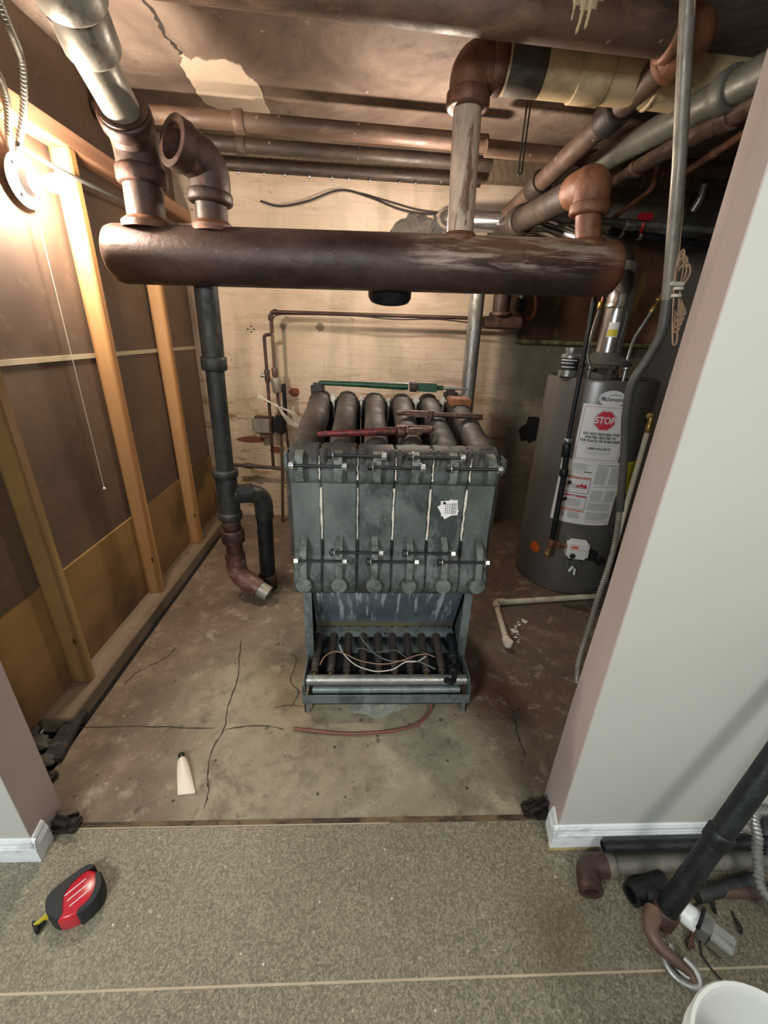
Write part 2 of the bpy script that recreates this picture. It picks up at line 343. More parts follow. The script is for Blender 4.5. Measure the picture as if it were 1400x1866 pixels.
# ------------------------------------------------------------------ mesh builder
class MB:
    def __init__(s): s.v = []; s.f = []
    def add(s, vs, fs):
        n = len(s.v); s.v += [V(x) for x in vs]; s.f += [tuple(i+n for i in f) for f in fs]; return s
    def box(s, a, b, bev=0.0):
        x0, y0, z0 = a; x1, y1, z1 = b
        if x0 > x1: x0, x1 = x1, x0
        if y0 > y1: y0, y1 = y1, y0
        if z0 > z1: z0, z1 = z1, z0
        if bev <= 0:
            return s.add([(x0,y0,z0),(x1,y0,z0),(x1,y1,z0),(x0,y1,z0),(x0,y0,z1),(x1,y0,z1),(x1,y1,z1),(x0,y1,z1)],
                  [(0,3,2,1),(4,5,6,7),(0,1,5,4),(1,2,6,5),(2,3,7,6),(3,0,4,7)])
        import bmesh
        bm = bmesh.new(); bmesh.ops.create_cube(bm, size=1)
        for v in bm.verts: v.co = V(((x0+x1)/2+v.co.x*(x1-x0), (y0+y1)/2+v.co.y*(y1-y0), (z0+z1)/2+v.co.z*(z1-z0)))
        bmesh.ops.bevel(bm, geom=list(bm.edges), offset=min(bev, .45*min(x1-x0, y1-y0, z1-z0)), segments=2, affect='EDGES')
        bm.verts.index_update(); s.add([v.co.copy() for v in bm.verts], [tuple(v.index for v in f.verts) for f in bm.faces]); bm.free(); return s
    def obox(s, c, ax, ay, az, bev=0):
        """oriented box: centre and three half-axis vectors"""
        t = MB(); t.box((-1,-1,-1), (1,1,1), 0)
        if bev:
            lx, ly, lz = ax.length, ay.length, az.length
            t = MB(); t.box((-lx,-ly,-lz), (lx,ly,lz), bev)
            return s.add([c+ax*(v.x/lx)+ay*(v.y/ly)+az*(v.z/lz) for v in t.v], t.f)
        return s.add([c+ax*v.x+ay*v.y+az*v.z for v in t.v], t.f)
    def tube(s, pts, r, seg=16, cap=True, sx=1.0):
        pts = [V(p) for p in pts]; n = len(pts)
        rs = r if isinstance(r, (list, tuple)) else [r]*n
        tan = []
        for i in range(n):
            a = pts[max(i-1, 0)]; b = pts[min(i+1, n-1)]; d = b-a
            tan.append(d.normalized() if d.length > 1e-9 else (tan[-1] if tan else V((0,0,1))))
        t0 = tan[0]; ref = V((0,0,1)) if abs(t0.z) < .9 else V((1,0,0))
        u = t0.cross(ref).normalized(); vs = []
        for i in range(n):
            if i: u = (u - tan[i]*u.dot(tan[i])).normalized()
            w = tan[i].cross(u)
            for k in range(seg):
                a = 2*pi*k/seg; vs.append(pts[i]+(u*cos(a)*sx+w*sin(a))*rs[i])
        fs = [(i*seg+k, i*seg+(k+1)%seg, (i+1)*seg+(k+1)%seg, (i+1)*seg+k) for i in range(n-1) for k in range(seg)]
        if cap: fs += [tuple(reversed(range(seg))), tuple((n-1)*seg+k for k in range(seg))]
        return s.add(vs, fs)
    def ring(s, p0, p1, r, b=.12, seg=24):
        """collar with rounded edges"""
        p0, p1 = V(p0), V(p1); d = p1-p0; e = min(r*b, d.length*.3); t = d.normalized()
        return s.tube([p0, p0+t*1e-5, p0+t*e*.35, p0+t*e, p1-t*e, p1-t*e*.35, p1-t*1e-5, p1], [r*.8, r-e, r-e*.35, r, r, r-e*.35, r-e, r*.8], seg)
    def hollow(s, pts, r, ri, seg=24):
        s.tube(pts, r, seg, cap=False)
        pts = [V(p) for p in pts]; m = MB(); m.tube(pts, ri, seg, cap=False)
        s.add(m.v, [tuple(reversed(f)) for f in m.f])
        n = len(s.v); a = n-len(m.v); o = a-len(m.v)
        for base in (0, (len(pts)-1)*seg):
            s.f += [(o+base+k, o+base+(k+1) % seg, a+base+(k+1) % seg, a+base+k) for k in range(seg)]
        return s
    def lathe(s, prof, c=(0,0,0), axis=(0,0,1), seg=32, cap=True):
        c = V(c); ax = V(axis).normalized(); ref = V((0,0,1)) if abs(ax.z) < .9 else V((1,0,0))
        u = ax.cross(ref).normalized(); w = ax.cross(u); vs = []
        for r, h in prof:
            for k in range(seg):
                a = 2*pi*k/seg; vs.append(c+ax*h+(u*cos(a)+w*sin(a))*r)
        n = len(prof)
        fs = [(i*seg+k, i*seg+(k+1)%seg, (i+1)*seg+(k+1)%seg, (i+1)*seg+k) for i in range(n-1) for k in range(seg)]
        if cap: fs += [tuple(reversed(range(seg))), tuple((n-1)*seg+k for k in range(seg))]
        return s.add(vs, fs)
    def prism(s, poly, o, ax, ay, d):
        """polygon (2D) in frame o,ax,ay extruded by vector d"""
        o, ax, ay, d = V(o), V(ax), V(ay), V(d); n = len(poly)
        vs = [o+ax*x+ay*y for x, y in poly]; vs += [v+d for v in vs]
        fs = [tuple(range(n)), tuple(reversed(range(n, 2*n)))]+[(i, n+i, n+(i+1)%n, (i+1)%n) for i in range(n)]
        return s.add(vs, fs)
    def blobby(s, c, r, seed=0, sub=2, sq=(1,1,1), amp=.25):
        import bmesh
        from mathutils import noise
        bm = bmesh.new(); bmesh.ops.create_icosphere(bm, subdivisions=sub, radius=1)
        vs = []
        for v in bm.verts:
            k = 1+amp*noise.noise(v.co*1.7+V((seed*3.1, seed, 0))); vs.append(V(c)+V((v.co.x*sq[0], v.co.y*sq[1], v.co.z*sq[2]))*r*k)
        bm.verts.index_update(); s.add(vs, [tuple(v.index for v in f.verts) for f in bm.faces]); bm.free(); return s

def fillet(pts, rad, n=6):
    pts = [V(p) for p in pts]; out = [pts[0]]
    for i in range(1, len(pts)-1):
        a, b, c = pts[i-1], pts[i], pts[i+1]
        r = rad[i-1] if isinstance(rad, (list, tuple)) else rad
        r = min(r, (a-b).length*.49, (c-b).length*.49)
        p, q = b+(a-b).normalized()*r, b+(c-b).normalized()*r
        for k in range(n+1):
            t = k/n; out.append(p*(1-t)**2+b*2*t*(1-t)+q*t*t)
    out.append(pts[-1]); return out
def spline(pts, n=8):
    pts = [V(p) for p in pts]; P = [pts[0]*2-pts[1]]+pts+[pts[-1]*2-pts[-2]]; out = []
    for i in range(1, len(P)-2):
        for k in range(n):
            t = k/n; a, b, c, d = P[i-1], P[i], P[i+1], P[i+2]
            out.append(.5*((2*b)+(c-a)*t+(2*a-5*b+4*c-d)*t*t+(3*b-a-3*c+d)*t**3))
    out.append(pts[-1]); return out
def lerp(a, b, t): return V(a)*(1-t)+V(b)*t

ORG = {}
def mesh_obj(name, mb, mat, parent=None, smooth=35, origin=None):
    if parent is not None: o0 = ORG[parent.name]
    elif origin is not None: o0 = V(origin)
    else:
        xs = [v.x for v in mb.v]; ys = [v.y for v in mb.v]; zs = [v.z for v in mb.v]
        o0 = V(((min(xs)+max(xs))/2, (min(ys)+max(ys))/2, min(zs)))
    me = bpy.data.meshes.new(name); me.from_pydata([tuple(v-o0) for v in mb.v], [], mb.f); me.validate()
    me.materials.append(M[mat] if isinstance(mat, str) else mat)
    import bmesh
    bm = bmesh.new(); bm.from_mesh(me); bmesh.ops.recalc_face_normals(bm, faces=bm.faces); bm.to_mesh(me); bm.free()
    if smooth:
        me.polygons.foreach_set('use_smooth', [True]*len(me.polygons))
        me.set_sharp_from_angle(angle=radians(smooth))
    o = bpy.data.objects.new(name, me); COL.objects.link(o)
    if parent is not None: o.parent = parent
    else: o.location = o0
    ORG[o.name] = o0.copy(); return o
def tag(o, label=None, cat=None, group=None, kind=None):
    if label: o['label'] = label
    if cat: o['category'] = cat
    if group: o['group'] = group
    if kind: o['kind'] = kind
    return o
def thing(name, label, cat, loc, group=None):
    o = bpy.data.objects.new(name, None); COL.objects.link(o); o.location = V(loc); o.empty_display_size = .05
    ORG[o.name] = V(loc); return tag(o, label, cat, group)
def struct(name, mb, mat, label=None, cat=None, smooth=0):
    o = mesh_obj(name, mb, mat, None, smooth, (0,0,0)); tag(o, label, cat, None, 'structure'); return o
def part(name, mb, mat, parent, label=None, smooth=35):
    o = mesh_obj(name, mb, mat, parent, smooth)
    if label: o['label'] = label
    return o
def ribbon(pts, w, z=.0006, n=V((0,0,1)), jag=.35):
    """thin irregular crack following pts on a plane with normal n"""
    P = spline(pts, 6); m = MB(); vs = []; 
    for i, p in enumerate(P):
        d = (P[min(i+1, len(P)-1)]-P[max(i-1, 0)]).normalized(); sd = d.cross(n).normalized()
        j = sd*random.uniform(-w, w)*jag*2; ww = w*random.uniform(.35, 1)*(.3 if i in (0, len(P)-1) else 1)
        vs += [p+j-sd*ww+n*z, p+j+sd*ww+n*z]
    m.add(vs, [(2*i, 2*i+1, 2*i+3, 2*i+2) for i in range(len(P)-1)]); return m
def text_mb(s, size, bold=0.0, xs=1.0):
    cu = bpy.data.curves.new('txt', 'FONT'); cu.body = s; cu.size = size; cu.align_x = 'CENTER'; cu.align_y = 'CENTER'
    cu.offset = bold; cu.resolution_u = 3
    o = bpy.data.objects.new('txt', cu); COL.objects.link(o)
    dg = bpy.context.evaluated_depsgraph_get(); dg.update()
    me = o.evaluated_get(dg).to_mesh(); m = MB()
    m.add([V((v.co.x*xs, v.co.y, 0)) for v in me.vertices], [tuple(p.vertices) for p in me.polygons])
    o.evaluated_get(dg).to_mesh_clear(); bpy.data.objects.remove(o); bpy.data.curves.remove(cu); return m

# ------------------------------------------------------------------ the setting
CZ = 2.55
struct('floor', MB().box((-2.6, -1.6, -.06), (2.6, .866, 0)), 'terrazzo')
fl = struct('floor', MB().box((-1.12, .884, -.06), (2.3, 3.5, 0)), 'floor')
struct('trim_1', MB().box((-.93, .8665, -.02), (.60, .8835, .002)), 'plateold')
struct('trim_1', MB().box((-.93, .8640, -.02), (.10, .8662, .0035)), 'batten')
struct('trim_2', MB().box((-2.6, .4955, -.01), (2.6, .5005, .0006)), 'batten')
struct('trim_3', MB().box((-1.3, .884, -.07), (-1.12, 3.5, -.035)), 'dark')
struct('wall_back', MB().box((-1.4, 3.40, -.02), (2.4, 3.5, CZ)), 'brick')
struct('wall_left', MB().box((-1.36, .9, -.02), (-1.29, 3.42, CZ)), 'hardboard')
struct('wall_right', MB().box((2.2, .93, -.02), (2.3, 3.45, CZ)), 'greyboard')
cl = struct('ceiling', MB().box((-1.5, .60, CZ), (2.4, 3.5, CZ+.08)), 'ceiling')

def px_poly(pts, ox, oy, k): return [(ox+x/k, oy+y/k) for x, y in pts]
def jag(P_, a, n=6, seed=3):
    rj = random.Random(seed); out = []
    for i in range(len(P_)):
        (x0, y0), (x1, y1) = P_[i], P_[(i+1) % len(P_)]
        for k in range(n):
            q = k/n; out.append((x0+(x1-x0)*q+rj.uniform(-a, a)*(.3+.7*(k > 0)), y0+(y1-y0)*q+rj.uniform(-a, a)*(.3+.7*(k > 0))))
    return out
pp = px_poly([(800,340),(835,352),(870,380),(890,366),(915,360),(950,378),(985,384),(1040,380),(1090,373),(1130,392),(1180,410),(1210,455),(1240,490),(1290,530),(1325,580),(1335,640),(1365,700),(1380,738),(1440,760),(1560,790),(1500,800),(1380,775),(1250,745),(1150,735),(1060,700),(960,655),(910,600),(885,545),(840,480),(800,410),(815,370)], 100, 0, 3.5)
P3 = [at(x, y, Z=CZ) for x, y in pp]
part('bare_patch', MB().prism(jag([(p.x, p.y) for p in P3], .005, 3), (0, 0, CZ-.004), (1,0,0), (0,1,0), (0,0,.006)), 'bareplaster', cl, 'pale patch where the ceiling skin has peeled', 0)
part('crack', ribbon([at(x, y, Z=CZ) for x, y in ((255,-10),(285,35),(310,75),(330,98),(345,130),(357,148))], .012, n=V((0,0,-1))), 'crack', cl, None, 0)
pp = [(1000,0),(1010,12),(1022,14),(1027,35),(1033,48),(1036,20)]
rr0 = random.Random(4)
for cr in ([(440,1165),(436,1200),(432,1240),(415,1290),(408,1330),(385,1370),(378,1410),(380,1440),(372,1475)],
           [(408,1330),(470,1322),(520,1330)], [(900,1255),(925,1275),(935,1300),(942,1330),(948,1352),(958,1380)],
           [(515,1190),(540,1200),(530,1240),(545,1262),(528,1290)], [(500,1290),(530,1285),(565,1290)],
           [(320,1180),(300,1200),(250,1225),(225,1250)], [(130,1328),(230,1324),(390,1327)]):
    part('crack', ribbon([at(x, y, Z=0) for x, y in cr], rr0.uniform(.003,.0048)), 'crack', fl, None, 0)

# left framed wall
struct('trim_4', MB().box((-1.29, .95, 1.352), (-1.284, 3.40, 1.372)), 'batten')
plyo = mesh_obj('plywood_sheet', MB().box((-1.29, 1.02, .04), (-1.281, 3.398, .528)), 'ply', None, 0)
tag(plyo, 'tan plywood sheet low on the left wall behind the pine studs', 'plywood')
sp = mesh_obj('sill_plate', MB().box((-1.29, 1.25, -.035), (-1.165, 3.398, .04), .004), 'plate', None, 0)
tag(sp, 'dusty wooden sill plate lying along the foot of the left wall', 'timber')
tp = mesh_obj('top_plate', MB().box((-1.29, .95, 2.145), (-1.2, 3.398, 2.21), .003), 'pinkplate', None, 0)
tag(tp, 'reddish wooden top plate running across the stud tops under the ceiling', 'timber')
for (a, b, m, lb) in (((127,1121), None, 'studshade', 'dusty pine stud nearest the camera, its shade coloured in olive, partly cut by the left frame edge'),
                 ((299,1096), None, 'stud', 'bright orange pine stud beside the lit bulb with wavy grain'),
                 ((366,985), None, 'stud', 'knotty pine stud rising behind the left end of the big header pipe')):
    q = at(a[0], a[1], X=-1.2)
    s = mesh_obj('wall_stud', MB().box((-1.2805, q.y, .0405), (-1.2, q.y+.04, 2.1445), .003), m, None, 0)
    tag(s, lb, 'stud', 'pine studs of the left wall')

# front wall: two stubs either side of the opening
wl = struct('wall_front', MB().prism([(-2.6,.79),(-.978,.79),(-1.003,.93),(-2.6,.93)], (0,0,0), (1,0,0), (0,1,0), (0,0,2.7)), 'paint')
part('jamb_face', MB().prism([(-.978,.7905),(-.975,.79),(-1.0,.932),(-1.003,.93)], (0,0,.0), (1,0,0), (0,1,0), (0,0,2.7)), 'paintpink', wl, 'pinkish painted jamb', 0)
def stack(rings):
    m = MB(); n = len(rings[0]); m.add([p for r in rings for p in r], [(i*n+k, i*n+(k+1) % n, (i+1)*n+(k+1) % n, (i+1)*n+k) for i in range(len(rings)-1) for k in range(n)]+[tuple(range(n)), tuple((len(rings)-1)*n+k for k in range(n))]); return m
LEAN = ((0, .657), (.45, .662), (.85, .673), (2.7, .684))
wr = struct('wall_front', stack([[(.623,.79,z),(2.6,.79,z),(2.6,.945,z),(x+.003,.945,z)] for z, x in LEAN]), 'paint')
part('jamb_face', stack([[(.620,.79,z),(.623,.7905,z),(x+.003,.945,z),(x,.947,z)] for z, x in LEAN]), 'paintpink', wr, 'pinkish painted jamb', 0)
bp = [(0,0),(-.014,0),(-.014,.058),(-.011,.062),(-.012,.066),(-.009,.072),(-.009,.080),(-.005,.090),(0,.092)]
bl = struct('baseboard_left', MB().prism(bp, (-2.6,.79,.0), (0,1,0), (0,0,1), (1.640,0,0)), 'base')
part('return', MB().prism([(-x, z) for x, z in bp], (-.974,.7765,.0), (1,0,0), (0,0,1), (-.009,.066,0)).box((-.9745,.7765,0),(-.9605,.792,.057)), 'base', bl, None, 0)
br = struct('baseboard_right', MB().prism(bp, (.606,.79,.014), (0,1,0), (0,0,1), (1.99,0,0)), 'base')
part('return', MB().prism(bp, (.620,.777,.014), (1,0,0), (0,0,1), (.013,.07,0)), 'base', br, None, 0)
part('wood_edge', MB().box((.606,.7755,0), (2.6,.79,.0135)), 'woodedge', br, 'yellowed bare wood edge below the skirting', 0)

# ------------------------------------------------------------------ steam header and its risers
HY, HZ, HR = 2.05, 1.775, .109
hl, hr_ = V((-1.065, HY, 1.768)), V((1.072, HY, 1.792))
hd = thing('steam_header', 'huge horizontal rusty steel header pipe hung above the boiler', 'pipe', (0, HY, HZ-HR))
ax = (hr_-hl).normalized()
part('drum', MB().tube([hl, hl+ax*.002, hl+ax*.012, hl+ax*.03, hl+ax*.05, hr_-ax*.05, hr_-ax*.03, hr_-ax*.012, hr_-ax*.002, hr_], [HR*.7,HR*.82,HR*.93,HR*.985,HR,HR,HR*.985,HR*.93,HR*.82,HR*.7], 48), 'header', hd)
for x, r in ((-.90, .078), (-.64, .066), (.38, .062), (.935, .062)):
    part('weld_collar', MB().tube([(x, HY, HZ+.085), (x, HY, HZ+.108), (x, HY, HZ+.116), (x, HY, HZ+.124)], [r*1.25, r*1.22, r*1.1, r*.95], 28), 'rust', hd)
part('outlet_stub', MB().lathe([(.10,0),(.10,.10),(.092,.115),(.0,.118)], (.10, HY+.09, HZ-.02), (0,.35,-1), 28), 'black', hd)

# left big riser: vertical, rusty elbow, grey pipe coming back towards the opening
A = V((-.90, HY, HZ+.10)); B = V((-.893, HY, 2.135)); C_ = at(183, 100, Z=2.28); D_ = at(120, 12, Z=2.33); E_ = D_+(D_-C_).normalized()*.22
r1 = thing('steam_riser', 'thick rusty riser on the left end of the header turning into grey pipe', 'pipe', A)
part('lower_pipe', MB().tube([A, B-V((0,0,.07))], .072, 28), 'rustdark', r1)
dirn = (C_-B).normalized()
part('elbow', MB().tube(fillet([B-V((0,0,.09)), B, B+dirn*.13], .09, 8), .083, 28).ring(B-V((0,0,.13)), B-V((0,0,.07)), .092).ring(B+dirn*.07, B+dirn*.125, .092), 'rustdark', r1)
part('grey_pipe', MB().tube([B+dirn*.10, D_], .063, 28), 'galvdull', r1)
D2 = lerp(C_, D_, .35)
part('coupling', MB().ring(D2-dirn*.03, D2+dirn*.10, .084).ring(D2+dirn*.085, D2+dirn*.17, .096), 'galvdull', r1)
part('upper_elbow', MB().tube(fillet([D2+dirn*.14, D2+dirn*.26, D2+dirn*.28+V((-.25,.0,.02))], .1, 8), .088, 28), 'galvdull', r1)

# open elbow beside it
a = V((-.64, HY, HZ+.10)); b = V((-.63, HY, 2.085)); c = V((-.71, HY-.105, 2.115))
r2 = thing('open_elbow_riser', 'short rusty riser ending in an open-mouthed elbow behind the grey riser', 'pipe', a)
part('nipple', MB().tube([a, (-.637, HY, 1.99)], .061, 28), 'rustdark', r2)
part('elbow', MB().hollow(fillet([V((-.637, HY, 1.97)), b, c], .10, 10), .078, .060, 28).ring((-.638, HY, 1.955), (-.636, HY, 2.0), .086).hollow([c+V((.02,.026,-.007)), c-V((.008,.0105,-.003))], .084, .060, 28), 'rustdark', r2)

# middle riser with elbow and wrapped main
a = V((.382, HY, HZ+.10)); b = V((.366, HY, 2.425))
r3 = thing('middle_riser', 'pale scuffed riser standing on the header right of its middle', 'pipe', a)
part('pipe', MB().tube([a, b-V((0,0,.08))], .054, 28), 'palepipe', r3)
part('elbow', MB().tube(fillet([b-V((0,0,.11)), b, b+V((.13, 0, .0))], .085, 9), .074, 28).ring(b-V((0,0,.13)), b-V((0,0,.075)), .082).ring(b+V((.07,0,0)), b+V((.12,0,0)), .086), 'rust', r3)
r4 = thing('wrapped_main', 'thick beige wrapped main with joint bands running right under the ceiling', 'pipe', (.8, HY, 2.35))
m0, m1 = V((.49, HY, 2.43)), V((1.9, HY+.02, 2.40))
part('sleeve', MB().tube([m0, m1], .083, 32), 'beige', r4)
part('joint_band', MB().ring(lerp(m0,m1,.19), lerp(m0,m1,.275), .090, .04), 'beige', r4)
part('joint_band', MB().ring(lerp(m0,m1,.40), lerp(m0,m1,.412), .089, .04), 'beige', r4)
part('sooty_end', MB().ring(lerp(m0,m1,0.005), lerp(m0,m1,.10),   .0845, .02), 'sooty', r4, 'darkened end of the wrap')

# header right elbow with return main running to the back
a = V((.935, HY, HZ+.10)); b = V((.912, HY, 2.095)); c = V((.845, 3.25, 2.14))
r5 = thing('elbow_riser', 'orange rusty elbow at the right end of the header with pipe running back', 'pipe', a)
part('nipple', MB().tube([a, b-V((0,0,.10))], .052, 28), 'orangerust', r5)
dd = (c-b).normalized()
part('elbow', MB().tube(fillet([b-V((0,0,.11)), b, b+dd*.16], .09, 10), .071, 32).ring(b-V((0,0,.115)), b-V((0,0,.07)), .079), 'orangerust', r5)
part('pipe', MB().tube([b+dd*.12, c], .060, 28), 'drabdark', r5)
part('coupling', MB().ring(b+dd*.75, b+dd*.84, .078), 'drabdark', r5)

# ceiling mains
a, b = V((-1.24, 1.66, 2.43)), V((1.00, 1.80, 2.42)); c = V((.97, 1.80, 2.42)); d = V((1.05, 1.80, 2.42))
far = at(905, 410, Y=3.25)
r6 = thing('overhead_main', 'brown ceiling pipe with dripped cream paint, elbowing back at upper right', 'pipe', (.0, 1.75, 2.36))
part('cross_pipe', MB().tube([a, b], .062, 28), 'drab', r6)
e0 = d+V((-.005,0,0)); e1 = (far-e0).normalized()
part('elbow', MB().tube(fillet([b-V((.05,0,0)), e0, e0+e1*.10], .07, 9), .068, 28).ring(b-V((.06,0,0)), b-V((.02,0,0)), .074).ring(e0+e1*.085, e0+e1*.12, .070), 'orangerust', r6)
part('back_pipe', MB().tube([e0+e1*.06, far], .046, 24), 'drab', r6)
for t in (.23, .62): part('coupling', MB().ring(lerp(e0,far,t), lerp(e0,far,t+.07), .060), 'drabdark', r6)
dr = MB()
for dx, r_, y1 in ((-.10,.022,40),(-.075,.026,22),(-.05,.028,6),(-.025,.028,-6),(0,.028,-14),(.025,.026,-10),(.045,.020,12)):
    P = []
    for k in range(8):
        yy = radians(120-(120-y1)*k/7); P.append(lerp(a, b, .835)+V((dx, -cos(yy)*(.064-r_*.86), sin(yy)*(.064-r_*.86))))
    dr.tube(P, [r_]*6+[r_*.98, r_*.93], 14)
for dx, r_, y1 in ((-.030,.007,-32),(-.002,.0085,-56),(.020,.0075,-44)):
    P = []
    for k in range(9):
        yy = radians(10-(10-y1)*k/8); P.append(lerp(a, b, .835)+V((dx+(.001 if k % 2 else 0), -cos(yy)*(.063-r_*.6), sin(yy)*(.063-r_*.6))))
    dr.tube(P, [r_*1.5, r_*1.3, r_, r_*.9, r_*.85, r_*.8, r_*.8, r_*.85, r_*.5], 10)
part('paint_drip', dr, 'beige', r6, 'dripped cream paint')

def pipe(name, label, pts, r, mat, cat='pipe', collars=(), group=None, bend=.06, seg=20, cm=None):
    pts = [V(p) for p in pts]
    L = fillet(pts, bend, 7) if len(pts) > 2 else pts
    mb = MB().tube(L, r, seg)
    if not collars:
        return tag(mesh_obj(name, mb, mat), label, cat, group)
    t = thing(name, label, cat, pts[0], group); part('pipe', mb, mat, t)
    for (i, u, ln) in collars:
        p, q = pts[i], pts[i+1]; d = (q-p).normalized(); s = lerp(p, q, u)
        part('coupling', MB().ring(s, s+d*ln, r*1.28), cm or mat, t)
    return t
pipe('ceiling_pipe', 'grey-green pipe slanting back below the elbowed ceiling pipe at right', [at(1460,95,Z=2.30), at(1130,275,Z=2.34), at(940,385,Y=3.3)], .052, 'greenpipe', collars=((0,.25,.06),), bend=.02)
pipe('ceiling_pipe', 'brown pipe slanting back nearest the right jamb with a small coupling', [at(1420,165,Z=2.25), at(1225,270,Z=2.25), at(1080,350,Y=3.3)], .034, 'drab', collars=((0,.35,.05),(1,.3,.05)), bend=.02)
pipe('ceiling_pipe', 'thin rusty pipe hung under the brown slanting pipe by the right jamb', [at(1400,215,Z=2.2), at(1240,320,Z=2.2)], .014, 'rust', collars=((0,.5,.03),))
pipe('ceiling_pipe', 'rusty pipe crossing the back of the room right of the pale riser', [at(885,270,Z=2.37), at(1400,318,Z=2.37)], .036, 'drab', collars=((0,.62,.06),), cm='rust')
pipe('ceiling_pipe', 'reddish brown pipe crossing below the peeled ceiling, front one of three', [(-1.285,2.57,2.42), (.60,2.70,2.42)], .038, 'drab', group='pipes crossing behind the risers', collars=((0,.33,.05),))
pipe('ceiling_pipe', 'dark pipe crossing the ceiling, middle one of three behind the risers', [(-1.285,2.86,2.42), (.70,2.98,2.42)], .036, 'drabdark', group='pipes crossing behind the risers', collars=((0,.28,.05),))
pipe('ceiling_pipe', 'brown pipe with bright drips crossing nearest the back wall', [(-1.285,3.15,2.41), (.70,3.23,2.41)], .032, 'drabdark', group='pipes crossing behind the risers')
j = mesh_obj('ceiling_joist', MB().box((-1.28,3.30,2.44),(2.19,3.395,2.549),.003), 'plate', None, 0)
tag(j, 'dark wooden ledger board along the top of the brick back wall', 'timber')
dm = random.Random(3)
for i in range(9):
    x = -.78+i*.135+dm.uniform(-.03,.03); z = 2.377-.0015
    tag(mesh_obj('water_drop', MB().blobby((x, 3.17+x*.03, z-.006), .008, i, 2, (1,1,1.5), .1), 'chrome'), 'bright drip hanging under the brown ceiling pipe nearest the back wall', 'drip', 'drips under the ceiling pipe')
cb = spline([(-.72,3.36,2.28),(-.60,3.35,2.255),(-.42,3.36,2.29),(-.2,3.36,2.36),(0,3.36,2.33),(.2,3.35,2.27),(.38,3.35,2.25),(.6,3.36,2.27)])
tag(mesh_obj('black_cable', MB().tube(cb, .006, 8), 'wireblack'), 'black cable drooping along the top of the brick wall', 'cable')
cb = spline([(-.05,3.37,2.35),(.15,3.37,2.31),(.36,3.36,2.27),(.7,3.37,2.26)])
tag(mesh_obj('black_cable', MB().tube(cb, .005, 8), 'wireblack'), 'second shorter dark cable beside the drooping one near the pale riser', 'cable')
for x, y, lb in ((962,60,'twin hanger rod dropping past the sooty end of the beige main'),):
    p = at(962, 130, Y=1.93)
    tag(mesh_obj('hanger_rod', MB().tube([(p.x+.105,2.25,2.549),(p.x+.105,2.25,2.17)], .004, 8).tube([(p.x+.12,2.25,2.549),(p.x+.12,2.25,2.17),(p.x+.105,2.25,2.165)], .004, 8), 'black'), lb, 'hanger')

# flue across the back, thin pipes at right
pipe('thin_pipe', 'thin reddish pipe bent at an elbow between the ceiling pipes right of the header', [at(1215,222,Y=2.5), at(1190,343,Y=2.62), at(1112,402,Y=2.95)], .0125, 'rust', bend=.03, seg=14)
t = thing('steel_water_pipe', 'bright horizontal pipe with a red valve handle right of the header end', 'pipe', at(1180,412,Y=2.9))
part('pipe', MB().tube([at(1000,395,Y=2.9), at(1300,419,Y=2.9)], .021, 18), 'galv', t)
part('valve_body', MB().ring(at(1138,409,Y=2.9), at(1158,411,Y=2.9), .031), 'steel', t)
q = at(1175,405,Y=2.87)
part('valve_handle', MB().box(q-V((.05,.014,-.01)), q+V((.045,.014,.045)), .01).tube([q, q+V((0,.02,-.05))], .009, 10), 'redplastic', t, 'red plastic handle')
pipe('water_pipe', 'dark horizontal pipe with two bright rings just below the red valve', [at(1112,421,Y=2.95), at(1290,447,Y=2.95)], .022, 'black', collars=((0,.10,.02),(0,.28,.02)), cm='steel')
pipe('water_pipe', 'curved worn pipe piece hanging above the dark pipes near the right jamb', [at(1284,336,Y=2.6), at(1278,360,Y=2.6), at(1262,385,Y=2.62)], .018, 'galv', bend=.05)

# hardware on the rear
bk = thing('rusty_lintel_plate', 'dark rusty steel plate over the opening at the right of the back wall', 'plate', (1.65,3.36,1.49))
part('plate', MB().box((1.135,3.345,1.50),(2.198,3.398,2.16),.004), 'recess', bk, None, 0)
part('ledge', MB().box((1.12,3.30,1.468),(2.198,3.398,1.498),.006), 'moss', bk, 'green and yellow stained ledge', 0)
hp = []
hc = at(968, 785, Y=3.395); rr = random.Random(5)
for k in range(16):
    a_ = 2*pi*k/16; q = .085*rr.uniform(.75, 1.2); hp.append((cos(a_)*q*1.05, sin(a_)*q*1.25))
wb = bpy.data.objects['wall_back']
part('broken_hole', MB().prism(hp, hc, (1,0,0), (0,0,1), (0,.0045,0)), 'dark', wb, None, 0)
for (x, y, w, h, m_) in ((537,714,.045,.035,'redpatch'),(460,801,.12,.028,'redpatch'),(502,820,.05,.03,'redpatch'),(583,596,.03,.03,'greypatch')):
    if m_ not in M: M[m_] = plain(m_, '6e3c2c' if m_ == 'redpatch' else '7a6b5c', .9, 0, .2, 30)
    q = at(x, y, Y=3.398); hp = [(cos(2*pi*k/14)*w*rr.uniform(.8,1.1), sin(2*pi*k/14)*h*rr.uniform(.8,1.15)) for k in range(14)]
    part('bare_brick' if m_ == 'redpatch' else 'chip', MB().prism(hp, q+V((0,-.0005,0)), (1,0,0), (0,0,1), (0,.002,0)), m_, wb, None, 0)
for dx, dz in ((-.025,.0),(.0,.02),(.02,.0),(-.0,-.018)):
    q = at(458, 600, Y=3.398)+V((dx,-.0005,dz)); part('anchor_hole', MB().lathe([(.006,0),(.006,.002)], q, (0,1,0), 10), 'dark', wb)

